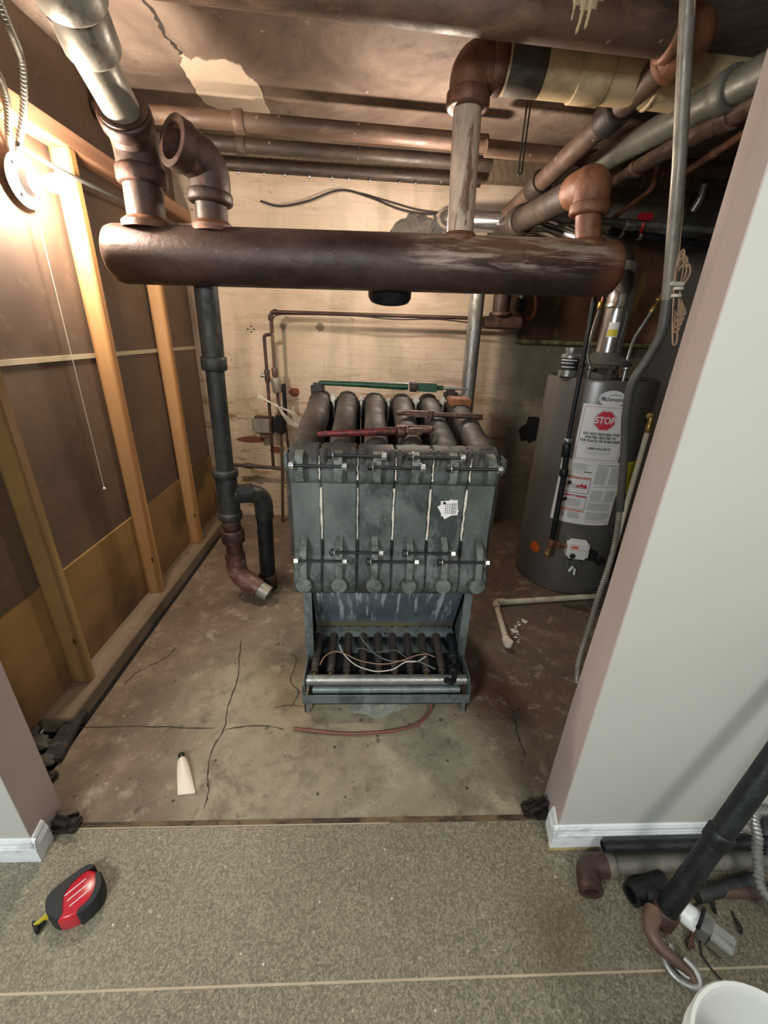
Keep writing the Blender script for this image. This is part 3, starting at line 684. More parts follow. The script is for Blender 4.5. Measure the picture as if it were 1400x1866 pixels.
pipe('vertical_vent_pipe', 'silver vertical pipe standing behind the right side of the boiler', [(.722,3.0,-.0), (.703,3.0,1.98)], .048, 'galv')
t = thing('flanged_drop_pipe', 'rusty drop pipe ending in a wide flange right of the silver vertical pipe', 'pipe', at(912,588,Y=3.05))
q = at(912, 575, Y=3.05)
part('pipe', MB().tube([q, q+V((-.01,0,.52))], .056, 24), 'rustdark', t)
part('flange', MB().box(q+V((-.125,-.07,-.085)), q+V((.14,.07,-.008)), .012), 'rustdark', t)
part('neck', MB().ring(q+V((0,0,-.01)), q+V((0,0,.02)), .075), 'rustdark', t)
pipe('copper_loop', 'small bent copper tube between the flanged pipe and the rusty plate', [at(975,520,Y=3.2), at(977,560,Y=3.2), at(972,580,Y=3.2), at(958,582,Y=3.2)], .012, 'copper', bend=.03)
t = thing('gas_regulator', 'small black round regulator tucked under the header near the copper tube', 'regulator', at(948,555,Y=3.2))
q = at(948, 556, Y=3.2); part('body', MB().lathe([(.0,-.03),(.03,-.03),(.05,-.01),(.05,.01),(.03,.03),(0,.03)], q, (.5,-1,.2), 20), 'black', t)
part('vent', MB().tube([q, q+V((.0,-.01,.06))], .014, 12), 'steel', t)

# flue from heater to the chimney
# ------------------------------------------------------------------ gas line and wiring on the back wall, left of the boiler
GY = 3.25
def g(x, y, Y=GY): return at(350+x/3.11, 500+y/3.11, Y=Y)
gl = thing('gas_line', 'thin brown gas pipe on the brick wall running over behind the boiler', 'pipe', g(510,1540))
part('long_run', MB().tube(fillet([g(455,335), g(445,212), at(962,583,Y=GY)], .03, 6), .013, 14), 'rustdark', gl)
part('elbow', MB().ring(g(447,262), g(446,228), .018).ring(g(460,212), g(482,213), .018), 'rustdark', gl)
part('bypass', MB().tube(fillet([g(455,338), g(408,345), g(428,590), g(462,1095), g(500,1100)], .02, 5), .012, 14).ring(g(424,540), g(430,610), .02), 'rustdark', gl)
part('riser', MB().tube([g(455,340), g(470,560), g(485,680), g(500,850), g(512,1060), g(515,1450), g(505,1560)], .012, 14).ring(g(466,530), g(473,580), .022), 'drab', gl)
part('union', MB().ring(g(470,585), g(487,670), .034), 'galvdull', gl)
part('side_cock', MB().tube([g(430,582), g(400,572)], .012, 12).ring(g(402,573), g(392,570), .018), 'steel', gl)
part('valve', MB().box(g(500,880)+V((-.035,-.03,-.03)), g(500,820)+V((.035,.03,.03)), .012).tube([g(520,620), g(532,830)], .016, 12), 'black', gl)
part('drop_valve', MB().ring(g(513,1460), g(505,1540), .024), 'brass', gl)
part('cross_run', MB().tube([g(235,1080), g(340,1085), g(520,1100)], .014, 14).ring(g(300,1082), g(345,1088), .022), 'drabdark', gl)
pipe('thin_gas_tube', 'thin tube dropping beside the boiler left edge from the gas valve', [g(520,640), g(535,880), g(560,1100), g(585,1560)], .009, 'rustdark', bend=.05, seg=10)
pipe('pilot_tube', 'very thin tube sagging below the horizontal gas pipe', spline([g(458,250), g(480,232), g(560,226), at(640,575,Y=3.235), at(720,582,Y=3.235), at(800,582,Y=3.235), at(880,590,Y=3.235), at(950,588,Y=3.235)], 5), .0045, 'wireblack', 'tube', bend=.005, seg=8)
bx = thing('transformer_box', 'small grey metal box with a glazed face beside the gas pipe', 'box', g(400,910))
q = g(402, 858); part('case', MB().box(q+V((-.085,.0,-.065)), q+V((.09,.10,.065)), .02), 'rustdark', bx)
part('face', MB().box(q+V((-.075,-.004,-.055)), q+V((.065,.002,.055)), .012), 'galvdull', bx, 'pale glazed face')
part('strap', MB().box(q+V((.09,-.02,-.05)), q+V((.13,.08,.05)), .006), 'black', bx)
ct = MB(); c0 = g(480, 745, 3.17)
for i in range(4):
    L_ = [c0+V((.14+i*.014, 0, -.13-i*.01)), c0+V((.10+i*.012,-.01,-.05)), c0+V((0,0,.0)), c0+V((-.09-.01*i,0,.055)), c0+V((-.13,0,.08-.012*i))]
    ct.tube(spline(L_, 5), .0028, 7)
    L_ = [c0+V((.14+i*.014, 0, -.13-i*.01)), c0+V((.10-i*.006,-.01,-.10-.008*i)), c0]
    ct.tube(spline(L_, 5), .0028, 7)
tw = thing('cord_hank', 'hank of pale cord tied to the gas pipe left of the boiler', 'cord', c0+V((0,0,-.16)))
part('loops', ct, 'wirewhite', tw); part('tie', MB().ring(c0+V((-.008,0,.006)), c0+V((.008,0,-.006)), .010), 'wirewhite', tw)

# ------------------------------------------------------------------ drop pipe with tee left of the boiler
dp = thing('condensate_drop', 'old black drop pipe with tee and elbows left of the boiler', 'pipe', (-.60,2.25,0))
t0 = V((-.725,2.13,1.70)); t1 = V((-.745,2.16,.80)); tee = V((-.75,2.16,.665))
part('upper_pipe', MB().tube([t0, lerp(t0,t1,.38)], .051, 24), 'bluepipe', dp)
part('coupling', MB().ring(lerp(t0,t1,.36), lerp(t0,t1,.43), .060), 'bluepipe', dp)
part('lower_pipe', MB().tube([lerp(t0,t1,.40), tee], .044, 24), 'bluepipe', dp)
part('tee', MB().tube([tee+V((0,0,.13)), tee-V((0,0,.14))], .057, 24).ring(tee+V((0,0,.10)), tee+V((0,0,.145)), .067).ring(tee-V((0,0,.10)), tee-V((0,0,.145)), .064).tube([tee, tee+V((.12,.05,.0))], .05, 24), 'bluepipe', dp)
el = V((-.585,2.25,.64))
part('return_bend', MB().tube(fillet([tee+V((.03,.01,.0)), el, el-V((0,0,.15))], .10, 10), .052, 24), 'bluepipe', dp)
part('leg_pipe', MB().tube([el-V((0,0,.10)), V((-.60,2.26,.02))], .046, 24), 'black', dp)
part('floor_coupling', MB().ring((-.60,2.26,.001), (-.60,2.26,.10), .056), 'rustdark', dp)
part('reducer', MB().ring(tee-V((0,0,.15)), tee-V((0,0,.21)), .050).ring(tee-V((0,0,.21)), tee-V((0,0,.29)), .064).tube([tee-V((0,0,.28)), tee-V((0,0,.40))], .046, 24), 'rustdark', dp)
e1_ = V((-.75,2.15,.165)); 
part('foot_elbow', MB().tube(fillet([tee-V((0,0,.36)), e1_, e1_+V((.13,-.04,-.075))], .10, 9), .056, 24), 'redelbow', dp, 'reddish foot elbow')
part('foot_nipple', MB().hollow([e1_+V((.10,-.03,-.055)), e1_+V((.19,-.055,-.10))], .044, .036, 24).ring(e1_+V((.105,-.03,-.058)), e1_+V((.125,-.036,-.068)), .05), 'galvdull', dp, 'bare grey nipple')

# ------------------------------------------------------------------ boiler
BX = at(718.5, 900, Y=1.4).x; PIT = .131; HW = .369
bo = thing('cast_iron_boiler', 'grey-green six-section cast iron boiler on a galvanised base', 'boiler', (BX, 1.75, 0))
def ridge_z(y): return 1.135+(y-1.45)*.165
cxs = [BX+(i-2.5)*PIT for i in range(6)]
def loft(profs):
    m = MB(); n = len(profs[0]); 
    vs = [p for pr in profs for p in pr]
    fs = [(i*n+k, i*n+(k+1) % n, (i+1)*n+(k+1) % n, (i+1)*n+k) for i in range(len(profs)-1) for k in range(n)]
    fs += [tuple(range(n)), tuple((len(profs)-1)*n+k for k in range(n))]
    return m.add(vs, fs)
rodm = {}
for i, cx in enumerate(cxs):
    xl = cx-PIT/2+.0012 if i > 0 else BX-HW; xr = cx+PIT/2-.0012 if i < 5 else BX+HW
    yz = [(1.50,.56),(1.50,1.13),(1.455,1.137),(1.42,1.128),(1.392,1.112),(1.382,1.095),(1.380,1.035),(1.388,1.018),(1.400,1.008),(1.403,.80),(1.400,.745),(1.385,.715),(1.372,.69),(1.358,.665),(1.350,.635),(1.350,.61),(1.358,.585),(1.374,.565),(1.40,.553),(1.44,.55)]
    prof = []
    for x, k in ((xl, .006), (xl+.006, 0), (xr-.006, 0), (xr, .006)):
        prof.append([V((x, y+k*(1 if y < 1.45 else 0), z-k*(1 if z > 1.1 else 0))) for y, z in yz])
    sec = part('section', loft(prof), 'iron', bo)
    # top water tube running back
    pr = []
    w = .046 if i not in (0, 5) else .05
    for y in (1.425, 1.44, 1.50, 1.60, 1.75, 1.90, 2.04, 2.09):
        zt = ridge_z(y)-(.03 if y < 1.43 else 0)+.004*sin(y*19+i)
        ww = w*(1.16 if y < 1.47 else 1)*(1+.03*sin(y*23+i*2))
        pr.append([V((cx+dx*ww, y, z)) for dx, z in ((-1,.70),(-1,zt-.040),(-.93,zt-.022),(-.75,zt-.009),(-.4,zt-.001),(0,zt+.001),(.4,zt-.001),(.75,zt-.009),(.93,zt-.022),(1,zt-.040),(1,.70))])
    part('top_tube', loft(pr), 'irontop', sec, 'sooty brown top tube')
    b2 = MB().box((xl, 2.035, .56), (xr, 2.10, 1.215), .014)
    part('rear_flange', b2, 'irontop' if i < 5 else 'orangeiron', sec, 'orange rusted rear flange' if i == 5 else None)
    if i == 5: part('rust_patch', MB().box((cx-.048, 1.93, ridge_z(1.93)-.01), (cx+.05, 2.05, ridge_z(2.0)+.012), .006), 'orangeiron', sec, 'orange rusted collar')
    # upper lug
    part('upper_lug', MB().prism([(1.385,1.015),(1.352,1.03),(1.343,1.05),(1.343,1.10),(1.352,1.118),(1.375,1.128),(1.40,1.128),(1.40,1.015)], (cx-.0135,0,0), (0,1,0), (0,0,1), (.027,0,0)), 'ironlug', sec)
    part('lower_lug', MB().prism([(1.405,.80),(1.39,.79),(1.352,.765),(1.338,.73),(1.334,.68),(1.330,.64),(1.36,.62),(1.405,.66)], (cx-.0115,0,0), (0,1,0), (0,0,1), (.023,0,0)), 'ironlug', sec)
    part('port_boss', MB().lathe([(.031,-.02),(.031,.016),(.028,.022),(.010,.024),(0,.024)], (cx, 1.347, .625), (0,-1,.10), 24), 'ironlug', sec)
    for s in (-1, 1):
        if (i == 0 and s < 0) or (i == 5 and s > 0): continue
        xx = cx+s*(PIT/2-.013)
        part('joint_tab', MB().box((xx-.012, 1.370, 1.085), (xx+.0115, 1.40, 1.142), .006), 'iron', sec)
def row(pairs, y_, z):
    for a_, b_ in pairs:
        x0, x1 = cxs[a_]-.034, cxs[b_]+.034
        rd = part('tie_rod', MB().tube([(x0,y_,z),(x1,y_,z)], .0052, 10), 'black', bo, 'black threaded tie rod')
        part('nut', MB().lathe([(.0125,0),(.0125,.013),(.010,.014),(0,.014)], (cxs[b_]+.0165,y_,z), (1,0,0), 6), 'steel', rd, 'zinc nut')
        part('nut', MB().lathe([(.0125,0),(.0125,.013),(.010,.014),(0,.014)], (cxs[a_]-.0165,y_,z), (-1,0,0), 6), 'steel' if a_ == 0 else 'black', rd)
        for xx in (cxs[a_]-.0150, cxs[b_]+.0150):
            part('washer', MB().lathe([(.0165,-.0012),(.0165,.0012)], (xx,y_,z), (1,0,0), 20), 'steel', rd)
zt1 = at(700,831,Y=1.335).z; zt2 = at(700,851,Y=1.335).z; zl1 = at(700,1008,Y=1.325).z; zl2 = at(700,1024,Y=1.325).z
row(((1,2),(3,4)), 1.332, zt1); row(((0,1),(2,3),(4,5)), 1.332, zt2)
row(((1,2),(3,4)), 1.326, zl1); row(((0,1),(2,3),(4,5)), 1.326, zl2)
for i in range(5):
    x = (cxs[i]+cxs[i+1])/2; rj = random.Random(i+11)
    P_ = [(x+rj.uniform(-.0012,.0012), 1.3985, .79+k*.0225) for k in range(10)]
    part('joint_rope', MB().tube(P_, [(.0046 if i != 1 else .0025)*rj.uniform(.6,1.2) for _ in P_], 8), 'rope' , bo, 'white sealing rope')
    P_ = [(x+rj.uniform(-.002,.002), 1.379, 1.03+k*.012) for k in range(8)]
    part('joint_rope', MB().tube(P_, [.0030*rj.uniform(.3,1.3) for _ in P_], 8), 'rope', bo)
    part('joint_rope', MB().blobby((x, 2.028, 1.213), .017 if i in (0,3,4) else .010, i, 2, (.8,.6,1.1), .6).tube([(x,2.033,1.21),(x+.002,2.033,1.17),(x,2.033,1.12)], [.008,.005,.004], 7), 'rope', bo)
    part('joint_gap', MB().box((x-.0012,1.3862,.70), (x+.0012,1.398,.785)), 'dark', bo, None, 0)
part('rear_lug', MB().box((cxs[0]-.045,2.06,1.215),(cxs[0]+.02,2.11,1.275),.012), 'irontop', bo)
part('rear_lug', MB().box((cxs[5]-.055,2.06,1.215),(cxs[5]+.01,2.11,1.262),.012), 'irontop', bo)
part('side_corner', MB().box((BX+HW-.004,1.385,1.05),(BX+HW+.022,1.44,1.115),.01), 'ironlug', bo)
part('side_corner', MB().box((BX-HW-.02,1.40,1.05),(BX-HW+.004,1.46,1.12),.01), 'ironlug', bo)
# base
bl_, br_ = BX-.352, BX+.352
part('side_sheet', MB().box((bl_,1.452,0),(bl_+.004,2.06,.552)), 'jacket', bo, None, 0)
part('side_sheet', MB().box((br_-.004,1.452,0),(br_,2.06,.552)), 'jacket', bo, None, 0)
part('rear_sheet', MB().box((bl_,2.056,0),(br_,2.06,.552)), 'jacket', bo, None, 0)
part('corner_flange', MB().box((bl_,1.446,0),(bl_+.034,1.451,.552)), 'jacket', bo, None, 0)
part('corner_flange', MB().box((br_-.034,1.446,.0),(br_,1.451,.552)), 'jacket', bo, None, 0)
for sx in (bl_+.016, br_-.016):
    for z in (.44,.30): part('screw', MB().lathe([(.006,0),(.005,.004),(0,.005)], (sx,1.4455,z), (0,-1,0), 10), 'steel', bo)
sm = MB(); 
pa, pb = V((bl_+.034,1.452,.552)), V((br_-.034,1.452,.552)); pc, pd = V((BX+.325,1.615,.215)), V((BX-.325,1.615,.215))
nn = (pb-pa).cross(pd-pa).normalized()*.003
sm.add([pa,pb,pc,pd,pa+nn,pb+nn,pc+nn,pd+nn], [(0,1,2,3),(7,6,5,4),(0,4,5,1),(1,5,6,2),(2,6,7,3),(3,7,4,0)])
part('front_panel', sm, 'jpanel', bo, 'water-streaked sloping front panel', 0)
part('panel_lip', MB().box((BX-.325,1.575,.190),(BX+.325,1.618,.212),.002).box((BX-.325,1.572,.186),(BX+.325,1.577,.193)), 'jacket', bo, None, 0)
part('lip_hole', MB().lathe([(.006,0),(.006,.002)], (BX+.0,1.5745,.203), (0,-1,0), 12), 'dark', bo)
tr = part('burner_tray', MB().box((BX-.345,1.302,.10),(BX-.341,1.62,.195)).box((BX+.341,1.302,.10),(BX+.345,1.62,.195)).box((BX-.34,1.616,.05),(BX+.34,1.62,.185)), 'jacket', bo, None, 0)
part('tray_floor', MB().box((BX-.341,1.315,.04),(BX+.341,1.62,.044)), 'dark', tr, None, 0)  # near-black colour stands in for the shade of the gap under the burners
for i in range(10):
    x = BX-.308+i*.0685
    part('burner_tube', MB().tube([(x,1.385,.165),(x,1.40,.170),(x,1.43,.176),(x,1.62,.196)], [.013,.017,.0178,.0178], 18).ring((x,1.372,.163),(x,1.388,.166),.016), 'irontop' if i < 9 else 'black', tr)
    part('orifice', MB().lathe([(.008,0),(.008,.012),(.004,.02),(0,.021)], (x,1.352,.160), (0,1,.1), 8), 'brass', tr)
part('manifold', MB().tube([(BX-.338,1.335,.158),(BX+.338,1.335,.158)], .0215, 20), 'galv', tr, 'shiny manifold pipe')
part('inner_bar', MB().tube([(BX-.31,1.318,.122),(BX+.31,1.318,.122)], .016, 16), 'jacket', tr)
part('front_rail', MB().box((BX-.352,1.292,.070),(BX+.352,1.297,.114)).box((BX-.352,1.297,.070),(BX+.352,1.310,.074)).box((BX-.352,1.297,.07),(BX-.347,1.345,.16)).box((BX+.347,1.297,.07),(BX+.352,1.345,.16)), 'jacket', tr, None, 0)
part('leg', MB().box((BX-.347,1.31,0),(BX-.325,1.314,.07)).box((BX-.347,1.31,0),(BX-.343,1.34,.07)), 'jacket', tr, None, 0)
part('leg', MB().box((BX+.325,1.31,0),(BX+.347,1.314,.07)).box((BX+.343,1.31,0),(BX+.347,1.34,.07)), 'jacket', tr, None, 0)
x = BX+.283
part('gas_inlet', MB().tube(fillet([V((x+.01,1.45,.215)), V((x+.012,1.40,.205)), V((x+.008,1.355,.185)), V((x-.005,1.31,.165)), V((x-.04,1.305,.185))], .02, 5), .0125, 14).ring((x+.012,1.44,.21),(x+.010,1.405,.205),.022).ring((x-.0,1.37,.20),(x+.0,1.34,.19),.021), 'black', tr, 'black gas inlet fitting')
# sticker on section five
c = at(819, 926, Y=1.3965); st = MB(); 
def rect(cx, cy, w, h, ang=0, n=1):
    ca, sa = cos(ang), sin(ang)
    m = MB(); vs = []; 
    for i in range(n+1):
        for yy in (-h/2, h/2):
            xx = -w/2+w*i/n; vs.append(V((cx+xx*ca-yy*sa, cy+xx*sa+yy*ca, 0)))
    return m.add(vs, [(2*i, 2*i+2, 2*i+3, 2*i+1) for i in range(n)])
def wallmap(m, c, off=0): return MB().add([c+V((v.x, -off, v.y)) for v in m.v], m.f)
s1 = MB(); 
for (cx, cy, w, h, an) in ((0,0,.062,.060,.10),(-.004,-.004,.060,.058,.55)):
    r_ = rect(cx, cy, w, h, an); s1.add(r_.v, r_.f)
s1.v = [V((v.x, v.y, 0)) for v in s1.v]
sk = thing('barcode_sticker', 'crumpled white barcode sticker on the fifth boiler section', 'sticker', c)
part('paper', MB().add([c+V((v.x, -.0006*(1+(k > 3)), v.y)) for k, v in enumerate(s1.v)], s1.f), 'white', sk, None, 0)
s2 = MB(); rb = random.Random(9)
for k in range(9):
    r_ = rect(.018, -.022+k*.005, .016, .0022 if k % 3 else .0012, .10); s2.add(r_.v, r_.f)
for k in range(4):
    for q_ in range(5):
        r_ = rect(-.014+k*.0075, -.018+q_*.0085, .0028, .0055, .10); s2.add(r_.v, r_.f)
r_ = rect(-.020,.020,.010,.010,.1); s2.add(r_.v, r_.f)
part('print', wallmap(s2, c, .0022), 'ink', sk, None, 0)

# ------------------------------------------------------------------ tools on the boiler
def frame(p, q, upv=V((0,0,1))):
    x = (V(q)-V(p)).normalized(); y = upv.cross(x).normalized(); return x, y, x.cross(y)
# red pipe wrench
p, q = at(578,790,Y=1.50), at(775,772,Y=1.56); p.z = ridge_z(1.50)+.016; q.z = ridge_z(1.56)+.018
x, y, z = frame(p, q); L = (q-p).length
w = thing('pipe_wrench', 'worn red pipe wrench lying across the front of the boiler top', 'wrench', p)
part('handle', MB().tube([p, p+x*.01, p+x*L*.25, p+x*L*.5, p+x*L*.68, p+x*L*.72], [.008,.011,.012,.014,.017,.013], 12, sx=.7), 'redtool', w)
part('spring', MB().tube([p+x*(L*.52+k*.0028)-y*.017+V((0,0,.0)) for k in range(26)], [.0085 if k % 2 else .006 for k in range(26)], 12), 'rusttool', w)
part('knurled_nut', MB().ring(p+x*L*.73-y*.008, p+x*L*.80-y*.008, .022), 'rusttool', w)
h0 = p+x*L*.80-y*.005
part('hook_jaw', MB().tube(fillet([h0-x*.02, h0+x*.05-y*.015, h0+x*.11-y*.005, h0+x*.105+y*.045, h0+x*.03+y*.06], .02, 5), [.011]*25, 10, sx=.8) if False else MB().tube(fillet([h0-x*.02, h0+x*.05-y*.015, h0+x*.11-y*.005, h0+x*.105+y*.045, h0+x*.03+y*.06], .02, 5), .0095, 10).obox(h0+x*.04-y*.010, x*.028, y*.012, z*.012, .004), 'rusttool', w)
part('heel_jaw', MB().obox(h0+y*.045+x*.0, x*.022, y*.018, z*.012, .005), 'redtool', w)
# rusty wrench
p, q = at(880,758,Y=1.73), at(718,750,Y=1.76); p.z = ridge_z(1.73)+.014; q.z = ridge_z(1.76)+.014
x, y, z = frame(p, q); L = (q-p).length
w = thing('pipe_wrench', 'small rusted wrench with a round handle lying behind the red wrench', 'wrench', p)
part('handle', MB().tube([p, p+x*.008, p+x*L*.3, p+x*L*.62], [.008,.0105,.011,.010], 12), 'rusttool', w)
part('pivot', MB().lathe([(.0,-.016),(.014,-.016),(.014,.016),(.0,.016)], p+x*L*.58, z, 14), 'rusttool', w)
part('jaw', MB().obox(p+x*L*.74+y*.008, x*L*.14, y*.012, z*.012, .005).tube([p+x*L*.86, p+x*L*.97+y*.012], .010, 10), 'rusttool', w)
part('jaw', MB().obox(p+x*L*.72-y*.026, x*L*.12, y*.008, z*.010, .004), 'rusttool', w)
# green wrench
p, q = at(581,702,Y=2.085), at(800,709,Y=2.085); p.z = q.z = 1.276
q.z = 1.268; x, y, z = frame(p, q); L = (q-p).length
w = thing('chain_wrench', 'long green-handled wrench laid along the back edge of the boiler', 'wrench', p)
part('handle', MB().tube([p, p+x*.01, p+x*L*.4, p+x*L*.70, p+x*L*.74], [.008,.011,.014,.018,.016], 12), 'greentool', w)
part('head', MB().obox(p+x*L*.90, x*L*.09, y*.017, z*.020, .007).obox(p+x*L*1.01, x*.02, y*.010, z*.012, .005), 'greentool', w)
part('nut', MB().ring(p+x*L*.755, p+x*L*.815, .024), 'irontop', w)
part('shank', MB().tube([p+x*L*1.0, p+x*L*1.24], [.009,.006], 10), 'steel', w, 'bright steel shank')

# ------------------------------------------------------------------ loose wires on the burners
def wire(label, pts, r, mat, z0=.19):
    P_ = [at(500+a_/3.18, 1040+b_/3.18, Z=z_) for a_, b_, z_ in pts]
    return tag(mesh_obj('thermocouple_wire', MB().tube(spline(P_, 8), r, 8), mat), label, 'wire', 'loose wires on the burner tray')
wire('white wire looping over the burner tubes', [(375,400,.22),(390,365,.235),(440,350,.24),(490,362,.24),(510,400,.23),(545,440,.215),(580,480,.205),(660,520,.20),(760,522,.20),(840,528,.20),(935,570,.185)], .0028, 'wiregrey')
wire('brighter white wire sagging lowest across the burner fronts', [(378,430,.215),(400,480,.205),(470,545,.198),(560,578,.185),(620,582,.185),(690,570,.19),(760,530,.20),(830,525,.20),(880,495,.205)], .0024, 'wirewhite')
wire('orange wire waving across the middle of the burners', [(265,545,.18),(290,500,.20),(340,470,.21),(400,478,.21),(480,515,.203),(560,535,.20),(650,540,.20),(740,520,.205),(820,492,.21),(880,482,.21),(930,500,.205)], .0024, 'wireorange')
wire('thin grey wire coil half sunk between the burner tubes', [(470,480,.20),(480,455,.21),(520,450,.21),(560,470,.205),(620,470,.205),(700,460,.205),(760,500,.20)], .002, 'wiregrey')

tag(mesh_obj('rubber_tube', MB().tube(spline([at(780,1262,Z=.055), at(786,1278,Z=.03), at(782,1298,Z=.010), at(755,1322,Z=.008), at(700,1334,Z=.008), at(630,1337,Z=.008), at(570,1332,Z=.008), at(535,1328,Z=.008)], 8), .0065, 10), 'tubered'), 'reddish rubber tube curving on the floor in front of the boiler', 'tube')
mo = MB().blobby((BX-.045,1.375,.0), .135, 4, 4, (1,.62,.26), .35)
mo.v = [V((v.x, v.y, max(v.z, -.004))) for v in mo.v]
M['mound'] = grime('pale_grey_mortar', '74776a', '8f9283', '5c5d50', .9, 0, 16, (1, 1, 1), (.55, .7), .9)
tag(mesh_obj('mortar_mound', mo, 'mound', None, 0), 'grey lump of broken mortar under the burner tray', 'mortar')

# ------------------------------------------------------------------ water heater
HC = V((1.375, 2.5, 0)); HRd = .30
wh = thing('water_heater', 'tall grey cylindrical gas water heater with white labels behind the right jamb', 'water heater', HC)
part('tank', MB().lathe([(.28,.001),(.292,.004),(.292,.03),(.300,.034),(.300,1.292),(.297,1.306),(.288,1.314),(.275,1.312),(.262,1.300),(.05,1.306)], HC, (0,0,1), 64), 'heater', wh)
def hit(px, py, R=HRd):
    d = RT*((px-700)/FPX) - UP*((py-933)/FPX) + FWD
    o = V((0,0,CAMH)); a = d.x**2+d.y**2; b = 2*(d.x*(o.x-HC.x)+d.y*(o.y-HC.y)); c = (o.x-HC.x)**2+(o.y-HC.y)**2-R*R
    t = (-b-sqrt(max(0, b*b-4*a*c)))/(2*a); p = o+d*t
    return math.atan2(p.y-HC.y, p.x-HC.x), p.z
def cyl(m, th0, z0, off): 
    R = HRd+off; return MB().add([HC+V((R*cos(th0+v.x/HRd), R*sin(th0+v.x/HRd), z0+v.y)) for v in m.v], m.f)
def label_box(l, r, t, b):
    a, _ = hit(*l); c, _ = hit(*r); _, z1 = hit(*t); _, z0 = hit(*b)
    return (a+c)/2, (z0+z1)/2, (c-a)*HRd, z1-z0
def addall(m, *ms):
    for k in ms: m.add(k.v, k.f)
    return m
# STOP label
th, zc, W, H_ = label_box((1053,787),(1138,795),(1100,738),(1088,842))
lb = part('stop_label', cyl(rect(0,0,W,H_,0,14), th, zc, .0012), 'white', wh, 'white STOP label', 0)
fr = MB(); e = .012; k = .0022
addall(fr, rect(0,H_/2-e,W-2*e,k,0,12), rect(0,-H_/2+e,W-2*e,k,0,12), rect(-W/2+e,0,k,H_-2*e), rect(W/2-e,0,k,H_-2*e))
part('border', cyl(fr, th, zc, .0018), 'pinkink', lb, 'dark red border', 0)
def octa(r, n=8, cy=0):
    m = MB(); vs = [V((r*cos(pi/8+2*pi*i/8), cy+r*sin(pi/8+2*pi*i/8), 0)) for i in range(8)]
    # split so that it bends with the tank
    vs = [V((0, cy, 0))]+vs; return m.add(vs, [(0, i+1, (i+1) % 8+1) for i in range(8)])
oc = H_*.235
part('octagon_rim', cyl(octa(H_*.185, cy=oc), th, zc, .0020), 'pinkink', lb, None, 0)
part('octagon_rim', cyl(octa(H_*.178, cy=oc), th, zc, .0025), 'white', lb, None, 0)
part('octagon', cyl(octa(H_*.168, cy=oc), th, zc, .0030), 'redink', lb, 'red octagon', 0)
def txt(parent, s, size, dx, dy, th, zc, mat, off, bold=.0, xs=1.0):
    m = text_mb(s, size, bold, xs); m.v = [V((v.x+dx, v.y+dy, 0)) for v in m.v]
    return part('lettering', cyl(m, th, zc, off), mat, parent, None, 0)
txt(lb, 'STOP', H_*.165, 0, oc, th, zc, 'white', .0040, .0012, .80)
fs = H_*.062
for i, s in enumerate(('DO NOT RETURN THIS', 'WATER HEATER TO', 'THE PLACE OF PURCHASE')):
    txt(lb, s, fs, 0, -H_*(.005+i*.062), th, zc, 'ink', .0022, .0008, .92)
txt(lb, '1-800-432-8373', fs, 0, -H_*.265, th, zc, 'ink', .0022, .0006, 1.0)
fp = MB()
for y_, w_ in ((-.175,.78),(-.200,.78),(-.215,.4),(-.312,.5),(-.332,.55),(-.352,.5),(-.372,.35)):
    addall(fp, rect(0, H_*y_, W*w_, .0012, 0, 10))
part('fine_print', cyl(fp, th, zc, .0018), 'labelgrey', lb, None, 0)
# oval maker's badge
tho, zo = hit(1117, 727)
def oval(a, b, n=28):
    m = MB(); return m.add([V((0,0,0))]+[V((a*cos(2*pi*i/n), b*sin(2*pi*i/n), 0)) for i in range(n)], [(0, i+1, (i+1) % n+1) for i in range(n)])
ov = part('oval_badge', cyl(oval(.066,.042), tho, zo, .0015), 'white', wh, 'white oval badge', 0)
txt(ov, 'Richmond', .029, 0, -.004, tho, zo, 'blueink', .0025, .0006, .95)
sw = MB()
for k in range(10):
    x0 = -.018+k*.0062; sw.add([V((x0,.014+.004*sin(k*.33),0)),V((x0+.0062,.014+.004*sin((k+1)*.33),0)),V((x0+.0062,.018+.005*sin((k+1)*.33),0)),V((x0,.018+.005*sin(k*.33),0))], [(0,1,2,3)])
part('swoosh', cyl(sw, tho, zo, .0025), 'labelgrey', ov, None, 0)
# instruction sheet
th, zc, W, H_ = label_box((1013,893),(1122,902),(1085,842),(1055,955))
sh = part('instruction_sheet', cyl(rect(0,0,W,H_,0,18), th, zc, .0010), 'white', wh, 'large white instruction sheet', 0)
g1 = MB(); rr = random.Random(2)
def lines(m, x0, x1, y1, y0, step, jit=.25, t=.0013):
    y = y1
    while y > y0:
        e_ = x1-(x1-x0)*rr.uniform(0, jit); addall(m, rect((x0+e_)/2, y, e_-x0, t, 0, 5)); y -= step
X = lambda u: -W/2+W*u
Yv = lambda v: H_/2-H_*v
lines(g1, X(.20), X(.46), Yv(.045), Yv(.13), .0032); lines(g1, X(.20), X(.42), Yv(.14), Yv(.20), .006)
for (u0,u1,v0,v1) in ((.56,.76,.07,.34),(.79,.98,.07,.34),(.56,.76,.44,.60),(.79,.98,.44,.60),(.55,.97,.64,.76),(.55,.97,.79,.92),(.10,.48,.37,.44),(.22,.44,.60,.72),(.06,.24,.82,.92),(.27,.47,.82,.92)):
    lines(g1, X(u0), X(u1), Yv(v0), Yv(v1), .0030, .15)
part('fine_print', cyl(g1, th, zc, .0016), 'labelgrey', sh, None, 0)
def fr_(x0,x1,y0,y1,k=.0026): return addall(MB(), rect((x0+x1)/2,y0,x1-x0,k,0,8), rect((x0+x1)/2,y1,x1-x0,k,0,8), rect(x0,(y0+y1)/2,k,y1-y0), rect(x1,(y0+y1)/2,k,y1-y0))
